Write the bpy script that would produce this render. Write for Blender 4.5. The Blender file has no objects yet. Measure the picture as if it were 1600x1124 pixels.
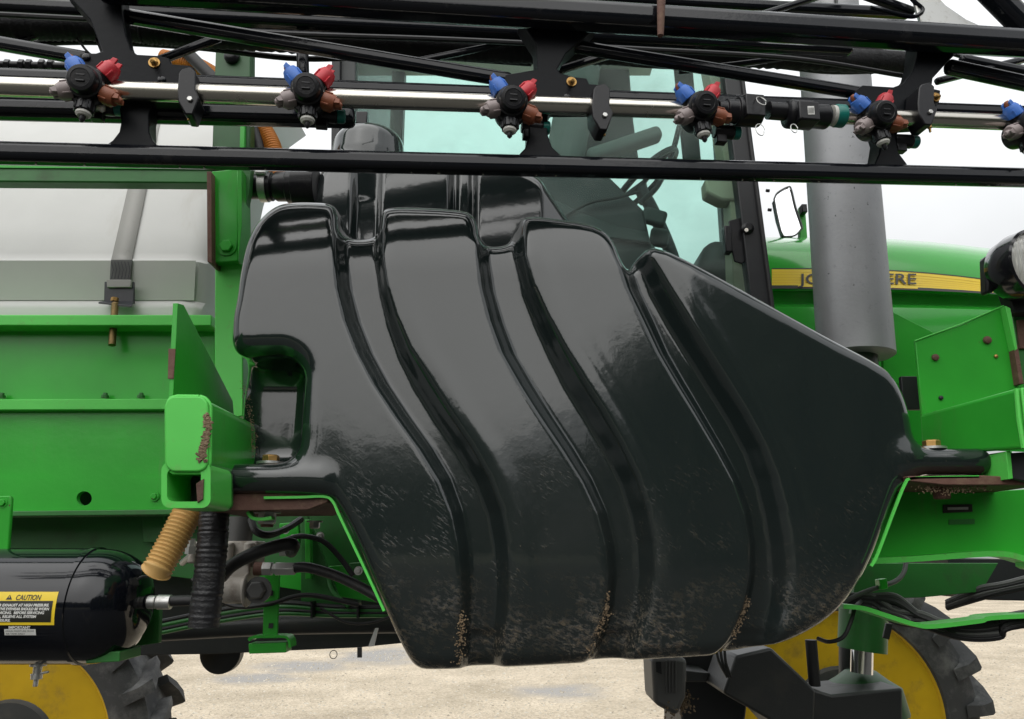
import bpy, bmesh, math, random
import numpy as np
from mathutils import Vector, Matrix

random.seed(7)
rng = np.random.default_rng(7)
scene = bpy.context.scene
COL = scene.collection
R = math.radians

# ------------------------------------------------------------------ camera
FPX = 1230.0                      # focal length in photo pixels (1600 wide)
PITCH = R(14.0)
CAM = Vector((0.0, 0.0, 1.88))
cam_data = bpy.data.cameras.new("camera")
cam_data.sensor_width = 36.0
cam_data.lens = 36.0 * FPX / 1600.0
cam_data.clip_start = 0.05
cam_data.clip_end = 2000.0
cam = bpy.data.objects.new("camera", cam_data)
COL.objects.link(cam)
cam.location = CAM
cam.rotation_euler = (R(90) + PITCH, 0, 0)
scene.camera = cam

# ------------------------------------------------------------------ overcast sky
SUN_EL, SUN_AZ = R(48), R(205)     # soft sun behind thin cloud, behind and left of the viewer
world = bpy.data.worlds.new("World")
scene.world = world
world.use_nodes = True
nt = world.node_tree
nt.nodes.clear()
def wn(t, **k):
    n = nt.nodes.new(t)
    for a, b in k.items(): setattr(n, a, b)
    return n
w_out = wn('ShaderNodeOutputWorld')
w_bg = wn('ShaderNodeBackground')
w_sky = wn('ShaderNodeTexSky', sky_type='NISHITA', sun_disc=False, sun_elevation=SUN_EL, sun_rotation=SUN_AZ)
w_sky.air_density = 1.0; w_sky.dust_density = 5.0
w_hs = wn('ShaderNodeHueSaturation'); w_hs.inputs['Saturation'].default_value = 0.12
w_tc = wn('ShaderNodeTexCoord')
w_sep = wn('ShaderNodeSeparateXYZ')
w_abs = wn('ShaderNodeMath', operation='MAXIMUM'); w_abs.inputs[1].default_value = 0.0
w_gr = wn('ShaderNodeMath', operation='MULTIPLY_ADD'); w_gr.inputs[1].default_value = 9.0; w_gr.inputs[2].default_value = 4.3
w_no = wn('ShaderNodeTexNoise'); w_no.inputs['Scale'].default_value = 1.7; w_no.inputs['Detail'].default_value = 5
w_mr = wn('ShaderNodeMapRange'); w_mr.inputs['To Min'].default_value = 0.72; w_mr.inputs['To Max'].default_value = 1.12
w_mr.inputs['From Min'].default_value = 0.3; w_mr.inputs['From Max'].default_value = 0.7
w_mul = wn('ShaderNodeMath', operation='MULTIPLY')
w_col = wn('ShaderNodeMixRGB', blend_type='MULTIPLY'); w_col.inputs[0].default_value = 1.0
w_col.inputs[2].default_value = (0.965, 0.985, 1.0, 1)
w_mix = wn('ShaderNodeMixRGB', blend_type='MIX'); w_mix.inputs[0].default_value = 0.85
L = nt.links.new
L(w_tc.outputs['Generated'], w_sep.inputs[0]); L(w_sep.outputs['Z'], w_abs.inputs[0])
L(w_abs.outputs[0], w_gr.inputs[0]); L(w_tc.outputs['Generated'], w_no.inputs['Vector'])
L(w_no.outputs['Fac'], w_mr.inputs['Value']); L(w_gr.outputs[0], w_mul.inputs[0]); L(w_mr.outputs[0], w_mul.inputs[1])
L(w_mul.outputs[0], w_col.inputs[1]); L(w_sky.outputs[0], w_hs.inputs['Color'])
L(w_hs.outputs[0], w_mix.inputs[1]); L(w_col.outputs[0], w_mix.inputs[2])
L(w_mix.outputs[0], w_bg.inputs['Color']); L(w_bg.outputs[0], w_out.inputs['Surface'])
w_bg.inputs['Strength'].default_value = 0.13

sun_data = bpy.data.lights.new("sun", 'SUN')
sun_data.energy = 1.5; sun_data.angle = R(90); sun_data.color = (1.0, 0.97, 0.92)
sun = bpy.data.objects.new("sun", sun_data); COL.objects.link(sun)
sd = Vector((math.sin(SUN_AZ) * math.cos(SUN_EL), math.cos(SUN_AZ) * math.cos(SUN_EL), math.sin(SUN_EL)))
sun.rotation_euler = sd.to_track_quat('Z', 'Y').to_euler()
sun.location = (0, -5, 20)

vs = scene.view_settings
vs.view_transform = 'Standard'; vs.look = 'None'; vs.exposure = 0.12; vs.gamma = 1.0; vs.use_curve_mapping = False
scene.cycles.use_denoising = True
scene.cycles.max_bounces = 8
scene.cycles.transparent_max_bounces = 12

BK = 1.147
# ------------------------------------------------------------------ survey helpers: sight lines measured in the photograph, met at a known distance
CP, SP = math.cos(PITCH), math.sin(PITCH)
def ray(px, py):
    u = (px - 800.0) / FPX; v = (562.0 - py) / FPX
    return Vector((u, CP - v * SP, SP + v * CP))
def P(px, py, Y):
    d = ray(px, py)
    return CAM + d * (Y / d.y)
def PB(px, py, off=0.0):
    """point on the slanting boom plane (y = 1.72 + 0.14 x), moved back by off"""
    d = ray(px, py); k = d.x / d.y
    return CAM + d * ((1.72 + off * BK) / (1 - 0.14 * k) / d.y)
def mpp(px, py, Y):
    return Y / ray(px, py).y / FPX
def proj(X, Y, Z):
    dz = Z - CAM.z
    w = Y * CP + dz * SP
    return 800 + FPX * X / w, 562 - FPX * (-Y * SP + dz * CP) / w

# ------------------------------------------------------------------ materials
MATS = {}
def material(name, color, rough=0.5, metal=0.0, coat=0.0, ior=1.5, dirt=0.0, dirt_col=(0.16, 0.12, 0.08), dirt_scale=9.0,
             bump=0.0, bump_scale=60.0, vary=0.0, chips=0.0, chip_col=(0.10, 0.045, 0.03), rough_var=0.0, streak=False, emis=None):
    m = bpy.data.materials.new(name); m.use_nodes = True
    t = m.node_tree; b = t.nodes['Principled BSDF']; l = t.links.new
    b.inputs['Base Color'].default_value = (*color, 1)
    b.inputs['Roughness'].default_value = rough
    b.inputs['Metallic'].default_value = metal
    b.inputs['IOR'].default_value = ior
    b.inputs['Coat Weight'].default_value = coat
    b.inputs['Coat Roughness'].default_value = 0.06
    geo = t.nodes.new('ShaderNodeNewGeometry')
    pos = geo.outputs['Position']
    if streak:
        mp = t.nodes.new('ShaderNodeMapping'); mp.inputs['Scale'].default_value = (1, 1, 0.22)
        l(pos, mp.inputs['Vector']); spos = mp.outputs[0]
    else: spos = pos
    def noise(sc, det=5, vec=None, ro=0.6):
        n = t.nodes.new('ShaderNodeTexNoise'); n.inputs['Scale'].default_value = sc; n.inputs['Detail'].default_value = det
        n.inputs['Roughness'].default_value = ro
        l(vec or pos, n.inputs['Vector']); return n.outputs['Fac']
    def ramp(v, a, c, lo=0.0, hi=1.0):
        n = t.nodes.new('ShaderNodeMapRange'); n.inputs['From Min'].default_value = a; n.inputs['From Max'].default_value = c
        n.inputs['To Min'].default_value = lo; n.inputs['To Max'].default_value = hi
        l(v, n.inputs['Value']); return n.outputs[0]
    col = None
    def mixc(fac, c1, c2):
        n = t.nodes.new('ShaderNodeMixRGB'); l(fac, n.inputs[0])
        if isinstance(c1, tuple): n.inputs[1].default_value = (*c1, 1)
        else: l(c1, n.inputs[1])
        if isinstance(c2, tuple): n.inputs[2].default_value = (*c2, 1)
        else: l(c2, n.inputs[2])
        return n.outputs[0]
    cur = color
    if vary > 0:
        cur = mixc(ramp(noise(3.1, 3), 0.3, 0.7), tuple(c * (1 - vary) for c in color), tuple(min(1, c * (1 + vary)) for c in color))
    rcur = None
    if dirt > 0:
        f = ramp(noise(dirt_scale, 8, spos, 0.68), 0.62 - dirt * 0.25, 0.86 - dirt * 0.25, 0, min(1, 0.35 + dirt))
        cur = mixc(f, cur, dirt_col)
        rcur = ramp(f, 0, 1, rough, max(rough, 0.75))
    if chips > 0:
        f2 = ramp(noise(38, 6, pos, 0.7), 0.74 - chips * 0.1, 0.76 - chips * 0.1)
        cur = mixc(f2, cur, chip_col)
    if not isinstance(cur, tuple): l(cur, b.inputs['Base Color'])
    if rough_var > 0 and rcur is None:
        rcur = ramp(noise(14, 6), 0.3, 0.75, max(0.02, rough - rough_var), min(1, rough + rough_var))
    if rcur is not None: l(rcur, b.inputs['Roughness'])
    if bump > 0:
        bp = t.nodes.new('ShaderNodeBump'); bp.inputs['Strength'].default_value = 1.0; bp.inputs['Distance'].default_value = bump
        l(noise(bump_scale, 4), bp.inputs['Height']); l(bp.outputs[0], b.inputs['Normal'])
        if coat > 0: l(bp.outputs[0], b.inputs['Coat Normal'])
    if emis: 
        b.inputs['Emission Color'].default_value = (*emis[0], 1); b.inputs['Emission Strength'].default_value = emis[1]
    MATS[name] = m
    return m

M = {}
M['black_paint'] = material('black_paint', (0.007, 0.008, 0.011), 0.12, ior=1.42, coat=0.0, dirt=0.06, dirt_col=(0.06, 0.057, 0.055), dirt_scale=14, bump=0.0004, bump_scale=70, chips=0.12)
M['black_matte'] = material('black_matte', (0.007, 0.008, 0.010), 0.38, ior=1.22, dirt=0.08, dirt_col=(0.05, 0.047, 0.045), dirt_scale=14, bump=0.0006, bump_scale=60, chips=0.12)
M['black_plastic'] = material('black_plastic', (0.010, 0.010, 0.012), 0.3, ior=1.4, bump=0.0003, bump_scale=160, dirt=0.12, dirt_col=(0.07, 0.065, 0.06), dirt_scale=30)
M['black_rubber'] = material('black_rubber', (0.013, 0.013, 0.014), 0.55, dirt=0.2, dirt_col=(0.07, 0.06, 0.05), dirt_scale=22, bump=0.0006, bump_scale=90)
M['sleeve'] = material('sleeve', (0.018, 0.018, 0.02), 0.8, bump=0.003, bump_scale=130, vary=0.5)
M['green'] = material('green', (0.034, 0.39, 0.034), 0.28, ior=1.4, coat=0.08, vary=0.14, dirt=0.16, streak=True, rough_var=0.1, dirt_col=(0.14, 0.14, 0.08), dirt_scale=16, bump=0.0004, bump_scale=35, chips=0.5)
M['green_hood'] = material('green_hood', (0.030, 0.38, 0.034), 0.16, coat=0.35, vary=0.05)
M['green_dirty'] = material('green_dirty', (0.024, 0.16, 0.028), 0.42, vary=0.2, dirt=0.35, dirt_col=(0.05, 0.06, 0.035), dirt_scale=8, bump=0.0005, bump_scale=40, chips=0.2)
M['green_dark_shade'] = material('green_dark_shade', (0.014, 0.085, 0.018), 0.45, vary=0.2, dirt=0.3, dirt_col=(0.04, 0.045, 0.03), dirt_scale=9)  # dark copy of the green; boom shade on the upper post put into colour
M['green_lit'] = material('green_lit', (0.10, 0.60, 0.09), 0.36, ior=1.4, vary=0.1, dirt=0.18, dirt_col=(0.2, 0.15, 0.09), dirt_scale=26, chips=0.35)  # lit copy of the green: light on edges and end caps put into colour
M['yellow_rim'] = material('yellow_rim', (0.56, 0.35, 0.004), 0.38, vary=0.12, dirt=0.32, dirt_col=(0.13, 0.09, 0.03), dirt_scale=6)
M['yellow_decal'] = material('yellow_decal', (0.86, 0.62, 0.03), 0.35, vary=0.04)
M['decal_black'] = material('decal_black', (0.02, 0.02, 0.015), 0.4)
M['decal_white'] = material('decal_white', (0.75, 0.75, 0.72), 0.5)
M['steel'] = material('steel', (0.62, 0.59, 0.53), 0.24, metal=1.0, rough_var=0.1, dirt=0.05, dirt_col=(0.25, 0.2, 0.14), dirt_scale=18)
M['zinc'] = material('zinc', (0.55, 0.55, 0.53), 0.4, metal=0.85, dirt=0.25, dirt_col=(0.2, 0.16, 0.11), dirt_scale=40)
M['brass'] = material('brass', (0.45, 0.27, 0.09), 0.42, metal=0.8, dirt=0.3, dirt_col=(0.16, 0.09, 0.04), dirt_scale=60)
M['old_brass'] = material('old_brass', (0.22, 0.15, 0.06), 0.5, metal=0.7, dirt=0.4, dirt_col=(0.07, 0.05, 0.03), dirt_scale=50)
M['cast'] = material('cast', (0.42, 0.39, 0.35), 0.6, metal=0.3, dirt=0.4, dirt_col=(0.13, 0.09, 0.06), dirt_scale=20, bump=0.001, bump_scale=120)
M['chrome'] = material('chrome', (0.85, 0.85, 0.85), 0.08, metal=1.0)
M['rust'] = material('rust', (0.13, 0.062, 0.045), 0.75, vary=0.4, dirt=0.5, dirt_col=(0.2, 0.13, 0.08), dirt_scale=30, bump=0.002, bump_scale=70)
M['mud'] = material('mud', (0.23, 0.165, 0.10), 0.9, vary=0.35, bump=0.004, bump_scale=90)
M['muffler'] = material('muffler', (0.30, 0.305, 0.315), 0.5, metal=0.4, vary=0.12, dirt=0.12, dirt_col=(0.05, 0.05, 0.05), dirt_scale=55, bump=0.0006, bump_scale=80, chips=0.75, chip_col=(0.05, 0.05, 0.055))
M['white_poly'] = material('white_poly', (0.51, 0.51, 0.49), 0.42, vary=0.05, dirt=0.24, dirt_col=(0.38, 0.355, 0.30), dirt_scale=7, streak=True, bump=0.001, bump_scale=9)
M['white_poly_base'] = material('white_poly_base', (0.455, 0.455, 0.43), 0.5, vary=0.05, dirt=0.3, dirt_col=(0.55, 0.53, 0.48), dirt_scale=7, streak=True)
M['strap'] = material('strap', (0.30, 0.295, 0.275), 0.6, dirt=0.15, dirt_col=(0.15, 0.14, 0.12), dirt_scale=20)
M['buckle'] = material('buckle', (0.022, 0.024, 0.03), 0.42)
M['tyre'] = material('tyre', (0.04, 0.041, 0.043), 0.75, vary=0.25, dirt=0.5, dirt_col=(0.17, 0.168, 0.165), dirt_scale=5, bump=0.002, bump_scale=60)
M['blue_cap'] = material('blue_cap', (0.045, 0.16, 0.55), 0.42, vary=0.2, dirt=0.24, dirt_col=(0.1, 0.1, 0.12), dirt_scale=60)
M['red_cap'] = material('red_cap', (0.52, 0.022, 0.035), 0.42, vary=0.2, dirt=0.22, dirt_col=(0.2, 0.06, 0.05), dirt_scale=60)
M['brown_cap'] = material('brown_cap', (0.26, 0.075, 0.032), 0.48, dirt=0.2, dirt_col=(0.14, 0.08, 0.05), dirt_scale=60)
M['grey_cap'] = material('grey_cap', (0.29, 0.24, 0.235), 0.5, dirt=0.25, dirt_col=(0.14, 0.11, 0.1), dirt_scale=60)
M['white_tip'] = material('white_tip', (0.55, 0.54, 0.5), 0.45, dirt=0.2, dirt_scale=70)
M['teal_cap'] = material('teal_cap', (0.004, 0.16, 0.13), 0.35)
M['orange_hose'] = material('orange_hose', (0.62, 0.22, 0.028), 0.45, vary=0.12, dirt=0.12, dirt_col=(0.25, 0.12, 0.03), dirt_scale=20)
M['old_hose'] = material('old_hose', (0.62, 0.38, 0.13), 0.55, vary=0.25, dirt=0.3, dirt_col=(0.62, 0.26, 0.07), dirt_scale=14)
M['tape'] = material('tape', (0.016, 0.016, 0.018), 0.38, bump=0.004, bump_scale=45, dirt=0.15, dirt_col=(0.09, 0.08, 0.07), dirt_scale=25)
M['beige'] = material('beige', (0.46, 0.44, 0.31), 0.6, vary=0.06)
M['headliner'] = material('headliner', (0.55, 0.56, 0.50), 0.8, vary=0.12)
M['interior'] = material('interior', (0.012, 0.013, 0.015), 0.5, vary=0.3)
M['interior_grey'] = material('interior_grey', (0.05, 0.055, 0.055), 0.6, vary=0.2)
M['seat'] = material('seat', (0.13, 0.15, 0.14), 0.85, vary=0.15)
M['mirror'] = material('mirror', (0.66, 0.67, 0.69), 0.03, metal=1.0)
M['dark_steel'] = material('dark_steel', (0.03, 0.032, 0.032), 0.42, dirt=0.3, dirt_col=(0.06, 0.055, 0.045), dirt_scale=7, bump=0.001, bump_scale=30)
M['grey_plastic'] = material('grey_plastic', (0.09, 0.09, 0.088), 0.5, dirt=0.2, dirt_col=(0.2, 0.17, 0.13), dirt_scale=12)

def glass_mat(name, tint, refl=0.08):
    m = bpy.data.materials.new(name); m.use_nodes = True; t = m.node_tree; t.nodes.clear()
    o = t.nodes.new('ShaderNodeOutputMaterial'); tr = t.nodes.new('ShaderNodeBsdfTransparent'); gl = t.nodes.new('ShaderNodeBsdfGlossy')
    df = t.nodes.new('ShaderNodeBsdfDiffuse'); df.inputs['Color'].default_value = (0.5, 0.55, 0.52, 1)
    mx = t.nodes.new('ShaderNodeMixShader'); m2 = t.nodes.new('ShaderNodeMixShader'); lw = t.nodes.new('ShaderNodeLayerWeight'); lw.inputs['Blend'].default_value = 0.12
    tr.inputs['Color'].default_value = (*tint, 1); gl.inputs['Roughness'].default_value = 0.02
    # patchy film: dust, plus hazy sky reflection put into its pale colour
    no = t.nodes.new('ShaderNodeTexNoise'); no.inputs['Scale'].default_value = 3.0; no.inputs['Detail'].default_value = 7
    g = t.nodes.new('ShaderNodeNewGeometry'); t.links.new(g.outputs['Position'], no.inputs['Vector'])
    mr = t.nodes.new('ShaderNodeMapRange'); mr.inputs['From Min'].default_value = 0.42; mr.inputs['From Max'].default_value = 0.8
    mr.inputs['To Min'].default_value = 0.02; mr.inputs['To Max'].default_value = 0.16
    t.links.new(no.outputs['Fac'], mr.inputs['Value'])
    t.links.new(lw.outputs['Fresnel'], mx.inputs[0]); t.links.new(tr.outputs[0], mx.inputs[1]); t.links.new(gl.outputs[0], mx.inputs[2])
    t.links.new(mr.outputs[0], m2.inputs[0]); t.links.new(mx.outputs[0], m2.inputs[1]); t.links.new(df.outputs[0], m2.inputs[2])
    t.links.new(m2.outputs[0], o.inputs['Surface'])
    return m
M['glass'] = glass_mat('glass', (0.84, 0.945, 0.915))

def lens_mat():
    m = material('lens', (0.80, 0.79, 0.74), 0.2, coat=1.0)
    t = m.node_tree; b = t.nodes['Principled BSDF']
    g = t.nodes.new('ShaderNodeNewGeometry'); br = t.nodes.new('ShaderNodeTexWave'); br.inputs['Scale'].default_value = 22; br.bands_direction = 'X'
    bp = t.nodes.new('ShaderNodeBump'); bp.inputs['Distance'].default_value = 0.003
    t.links.new(g.outputs['Position'], br.inputs['Vector']); t.links.new(br.outputs['Fac'], bp.inputs['Height']); t.links.new(bp.outputs[0], b.inputs['Normal'])
    b.inputs['Metallic'].default_value = 0.15
    return m
M['lens'] = lens_mat()

# ------------------------------------------------------------------ mesh building
WORLD_LOC = {}
def tag(o, label=None, cat=None, group=None, kind=None):
    if label: o['label'] = label
    if cat: o['category'] = cat
    if group: o['group'] = group
    if kind: o['kind'] = kind
    return o

def link_mesh(name, me, mat, parent=None, center=None):
    o = bpy.data.objects.new(name, me); COL.objects.link(o)
    c = center if center is not None else Vector((0, 0, 0))
    if parent is not None:
        o.parent = parent
        o.location = c - WORLD_LOC[parent.name]
    else: o.location = c
    WORLD_LOC[o.name] = c.copy()
    if mat is not None and not me.materials: me.materials.append(mat)
    return o

class MB:
    def __init__(s): s.v = []; s.f = []
    def add(s, vs_, fs):
        b = len(s.v); s.v += [Vector(v) for v in vs_]; s.f += [tuple(i + b for i in f) for f in fs]; return s
    def prism(s, pts, ext):
        n = len(pts); pts = [Vector(p) for p in pts]; ext = Vector(ext)
        return s.add(pts + [p + ext for p in pts], [tuple(range(n - 1, -1, -1)), tuple(range(n, 2 * n))] + [(i, (i + 1) % n, n + (i + 1) % n, n + i) for i in range(n)])
    def box(s, c, h, ax=None):
        c = Vector(c); ax = ax or (Vector((1, 0, 0)), Vector((0, 1, 0)), Vector((0, 0, 1)))
        a, b, d = (Vector(ax[i]).normalized() * h[i] for i in range(3))
        vs_ = [c + a * i + b * j + d * k for i in (-1, 1) for j in (-1, 1) for k in (-1, 1)]
        return s.add(vs_, [(0, 1, 3, 2), (4, 6, 7, 5), (0, 4, 5, 1), (2, 3, 7, 6), (0, 2, 6, 4), (1, 5, 7, 3)])
    def bar(s, p, q, w, h, up=(0, 0, 1)):
        p = Vector(p); q = Vector(q); d = (q - p); up = Vector(up)
        side = d.cross(up).normalized(); u2 = side.cross(d).normalized()
        return s.box((p + q) / 2, (d.length / 2, w / 2, h / 2), (d, side, u2))
    def tube(s, pts, r, n=12, caps=True, wave=None):
        pts = [Vector(p) for p in pts]; m = len(pts); rr = r if isinstance(r, (list, tuple)) else [r] * m
        t0 = (pts[1] - pts[0]).normalized(); ref = Vector((0, 0, 1)) if abs(t0.z) < 0.9 else Vector((0, 1, 0))
        nrm = t0.cross(ref).normalized(); rings = []
        for i in range(m):
            t = (pts[min(i + 1, m - 1)] - pts[max(i - 1, 0)]).normalized()
            nrm = (nrm - t * nrm.dot(t)).normalized(); bi = t.cross(nrm)
            rings.append([pts[i] + (nrm * math.cos(2 * math.pi * k / n) + bi * math.sin(2 * math.pi * k / n)) * rr[i] for k in range(n)])
        vs_ = [v for rg in rings for v in rg]; fs = []
        for i in range(m - 1):
            for k in range(n):
                a = i * n + k; b = i * n + (k + 1) % n
                fs.append((a, b, b + n, a + n))
        if caps: fs += [tuple(range(n - 1, -1, -1)), tuple((m - 1) * n + k for k in range(n))]
        return s.add(vs_, fs)
    def lathe(s, o, axis, prof, n=24, caps=True, phase=0.0):
        o = Vector(o); ax = Vector(axis).normalized(); ref = Vector((0, 0, 1)) if abs(ax.z) < 0.9 else Vector((1, 0, 0))
        a = ax.cross(ref).normalized(); b = ax.cross(a); vs_ = []; fs = []
        for t, r in prof:
            for k in range(n):
                th = 2 * math.pi * k / n + phase
                vs_.append(o + ax * t + (a * math.cos(th) + b * math.sin(th)) * r)
        for i in range(len(prof) - 1):
            for k in range(n):
                p = i * n + k; q = i * n + (k + 1) % n; fs.append((p, q, q + n, p + n))
        if caps: fs += [tuple(range(n - 1, -1, -1)), tuple((len(prof) - 1) * n + k for k in range(n))]
        return s.add(vs_, fs)
    def build(s, name, mat, parent=None, bevel=0.0, seg=2, smooth=True, angle=38, label=None):
        c = sum(s.v, Vector()) / len(s.v)
        me = bpy.data.meshes.new(name)
        me.from_pydata([v - c for v in s.v], [], s.f); me.update()
        bm = bmesh.new(); bm.from_mesh(me); bmesh.ops.recalc_face_normals(bm, faces=bm.faces); bm.to_mesh(me); bm.free()
        if smooth:
            for p in me.polygons: p.use_smooth = True
            me.set_sharp_from_angle(angle=R(angle))
        o = link_mesh(name, me, M[mat] if isinstance(mat, str) else mat, parent, c)
        if bevel > 0:
            md = o.modifiers.new('bevel', 'BEVEL'); md.width = bevel; md.segments = seg; md.limit_method = 'ANGLE'; md.angle_limit = R(40)
            md.harden_normals = False
        if label: o['label'] = label
        return o

def spline(pts, per=8):
    """Catmull-Rom through points"""
    pts = [Vector(p) for p in pts]; out = []
    ext = [pts[0] * 2 - pts[1]] + pts + [pts[-1] * 2 - pts[-2]]
    for i in range(1, len(ext) - 2):
        p0, p1, p2, p3 = ext[i - 1:i + 3]
        for k in range(per):
            t = k / per
            out.append(0.5 * ((2 * p1) + (p2 - p0) * t + (2 * p0 - 5 * p1 + 4 * p2 - p3) * t * t + (3 * p1 - p0 - 3 * p2 + p3) * t ** 3))
    out.append(pts[-1]); return out

def plate(name, pts, Y, thick, mat, parent, bevel=0.002, label=None):
    mb = MB(); mb.prism([P(x, y, Y) for x, y in pts], (0, thick, 0))
    return mb.build(name, mat, parent, bevel, label=label)
def pipe(name, pts, r, mat, parent, n=12, per=8, label=None):
    """pts: (px, py, Y); r metres"""
    w = spline([P(*p) for p in pts], per) if len(pts) > 2 else [P(*p) for p in pts]
    return MB().tube(w, r, n).build(name, mat, parent, label=label)
def corrugated(name, pts, r, mat, parent, pitch=0.008, amp=0.003, label=None):
    w = spline([P(*p) for p in pts], 40)
    d = [0.0]
    for a, b in zip(w, w[1:]): d.append(d[-1] + (b - a).length)
    n = int(d[-1] / pitch * 5); out = []; rad = []; j = 0
    for i in range(n + 1):
        t = d[-1] * i / n
        while j < len(d) - 2 and d[j + 1] < t: j += 1
        k = (t - d[j]) / max(1e-9, d[j + 1] - d[j])
        out.append(w[j].lerp(w[j + 1], k)); rad.append(r + amp * math.sin(2 * math.pi * t / pitch))
    return MB().tube(out, rad, 20).build(name, mat, parent, angle=80, label=label)
def hex_bolt(name, p, axis, r, h, mat, parent, washer=True):
    ax = Vector(axis).normalized()
    mb = MB().lathe(p, ax, [(0.0, r), (h * 0.85, r), (h, r * 0.88)], 6)
    o = mb.build(name, mat, parent, 0.0006, 1, angle=25)
    if washer: MB().lathe(Vector(p) - ax * r * 0.1, ax, [(0, r * 1.45), (r * 0.25, r * 1.45)], 20).build('washer', mat, o)
    return o

# ------------------------------------------------------------------ the sprayer: one machine
sprayer = bpy.data.objects.new('crop_sprayer', None); COL.objects.link(sprayer)
sprayer.location = (0, 3.1, 0); WORLD_LOC['crop_sprayer'] = Vector((0, 3.1, 0))
tag(sprayer, 'green self-propelled crop sprayer with glossy black ribbed tank and folded black spray boom', 'sprayer')
# ------------------------------------------------------------------ moulded black tank (solid field sampled to a surface)
VOX = 0.0058
def world_poly(px, Y):
    a = [P(x, y, Y) for x, y in px]
    return np.array([(p.x, p.z) for p in a])
def smooth_poly(p, it=1):
    for _ in range(it):
        q = np.roll(p, -1, axis=0)
        p = np.stack([p * 0.75 + q * 0.25, p * 0.25 + q * 0.75], 1).reshape(-1, 2)
    return p
def sd_poly(poly, X, Z):
    d = np.full(X.shape, 1e9); inside = np.zeros(X.shape, bool); n = len(poly)
    for i in range(n):
        a = poly[i]; b = poly[(i + 1) % n]; e = b - a
        wx = X - a[0]; wz = Z - a[1]
        t = np.clip((wx * e[0] + wz * e[1]) / max(1e-12, e @ e), 0, 1)
        d = np.minimum(d, (wx - e[0] * t) ** 2 + (wz - e[1] * t) ** 2)
        if abs(e[1]) > 1e-12:
            c = ((a[1] <= Z) != (b[1] <= Z)) & (wx < e[0] * (Z - a[1]) / e[1])
            inside ^= c
    d = np.sqrt(d); return np.where(inside, -d, d)
def rmax(a, b, r):
    return np.minimum(np.maximum(a, b), -r) + np.sqrt(np.maximum(a + r, 0) ** 2 + np.maximum(b + r, 0) ** 2)
def smin(a, b, k):
    h = np.clip(0.5 + 0.5 * (b - a) / k, 0, 1); return b * (1 - h) + a * h - k * h * (1 - h)
def smaxk(a, b, k): return -smin(-a, -b, k)
def sstep(x, a, b):
    t = np.clip((x - a) / (b - a), 0, 1); return t * t * (3 - 2 * t)
def rbox(X, Y, Z, lo, hi, r):
    qx = np.abs(X - (lo[0] + hi[0]) / 2) - (hi[0] - lo[0]) / 2 + r
    qy = np.abs(Y - (lo[1] + hi[1]) / 2) - (hi[1] - lo[1]) / 2 + r
    qz = np.abs(Z - (lo[2] + hi[2]) / 2) - (hi[2] - lo[2]) / 2 + r
    return np.sqrt(np.maximum(qx, 0) ** 2 + np.maximum(qy, 0) ** 2 + np.maximum(qz, 0) ** 2) + np.minimum(np.maximum(qx, np.maximum(qy, qz)), 0) - r

LOWER = [(371, 470), (376, 430), (385, 380), (400, 345), (425, 319), (450, 311), (500, 312), (522, 317), (531, 335), (535, 362), (560, 366), (584, 362), (589, 335),
         (600, 323), (640, 321), (720, 326), (740, 334), (748, 355), (751, 374), (775, 378), (796, 372), (801, 350), (815, 338), (850, 339), (920, 350), (945, 362),
         (962, 385), (972, 408), (984, 418), (994, 400), (1012, 389), (1035, 394), (1060, 405), (1200, 478), (1300, 530), (1372, 563), (1400, 580), (1420, 610), (1434, 650), (1441, 700),
         (1436, 742), (1418, 755), (1400, 790), (1370, 868), (1335, 930), (1300, 968), (1250, 998), (1190, 1018), (1130, 1026), (1000, 1033), (800, 1045), (670, 1050),
         (648, 1046), (632, 1022), (600, 945), (565, 860), (535, 800), (515, 772), (430, 765), (372, 762), (348, 735), (343, 690), (344, 610), (352, 575), (362, 548), (364, 500)]
UPPER = [(468, 430), (476, 350), (484, 300), (496, 262), (512, 238), (530, 228), (552, 232), (572, 242), (595, 236), (620, 230), (700, 238), (790, 250), (838, 266), (868, 300), (915, 352), (965, 410), (965, 430)]
x0, x1 = -0.80, 1.22; z0, z1 = 1.52, 3.26; y0, y1 = 1.79, 2.50
nx, ny, nz = int((x1 - x0) / VOX), int((y1 - y0) / VOX), int((z1 - z0) / VOX)
gx = (x0 + VOX * np.arange(nx)).astype(np.float32); gy = (y0 + VOX * np.arange(ny)).astype(np.float32); gz = (z0 + VOX * np.arange(nz)).astype(np.float32)
X2, Z2 = np.meshgrid(gx.astype(float), gz.astype(float), indexing='ij')
px, py = proj(X2, 1.87, Z2)

# flowing grooves, traced: left lip, floor start, floor end, right lip at heights
GY = [300, 400, 450, 500, 550, 600, 650, 700, 750, 800, 850, 900, 950, 1000, 1060]
G1 = dict(l0=[518, 521, 526, 537, 556, 582, 615, 652, 684, 704, 715, 721, 722, 720, 718],
          l1=[536, 540, 546, 560, 580, 607, 640, 675, 704, 722, 730, 733, 733, 731, 728],
          r0=[584, 584, 590, 602, 620, 645, 677, 712, 742, 762, 772, 776, 775, 770, 764],
          r1=[600, 603, 612, 628, 650, 684, 715, 748, 775, 793, 801, 803, 801, 796, 790])
G2 = dict(l0=[742, 746, 752, 764, 782, 810, 842, 876, 908, 932, 945, 950, 946, 932, 908],
          l1=[758, 763, 770, 785, 804, 833, 864, 897, 927, 949, 961, 965, 961, 947, 922],
          r0=[800, 803, 815, 835, 858, 884, 916, 946, 971, 988, 998, 1001, 996, 982, 962],
          r1=[822, 828, 842, 864, 892, 924, 956, 983, 1006, 1022, 1031, 1032, 1026, 1012, 992])
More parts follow.
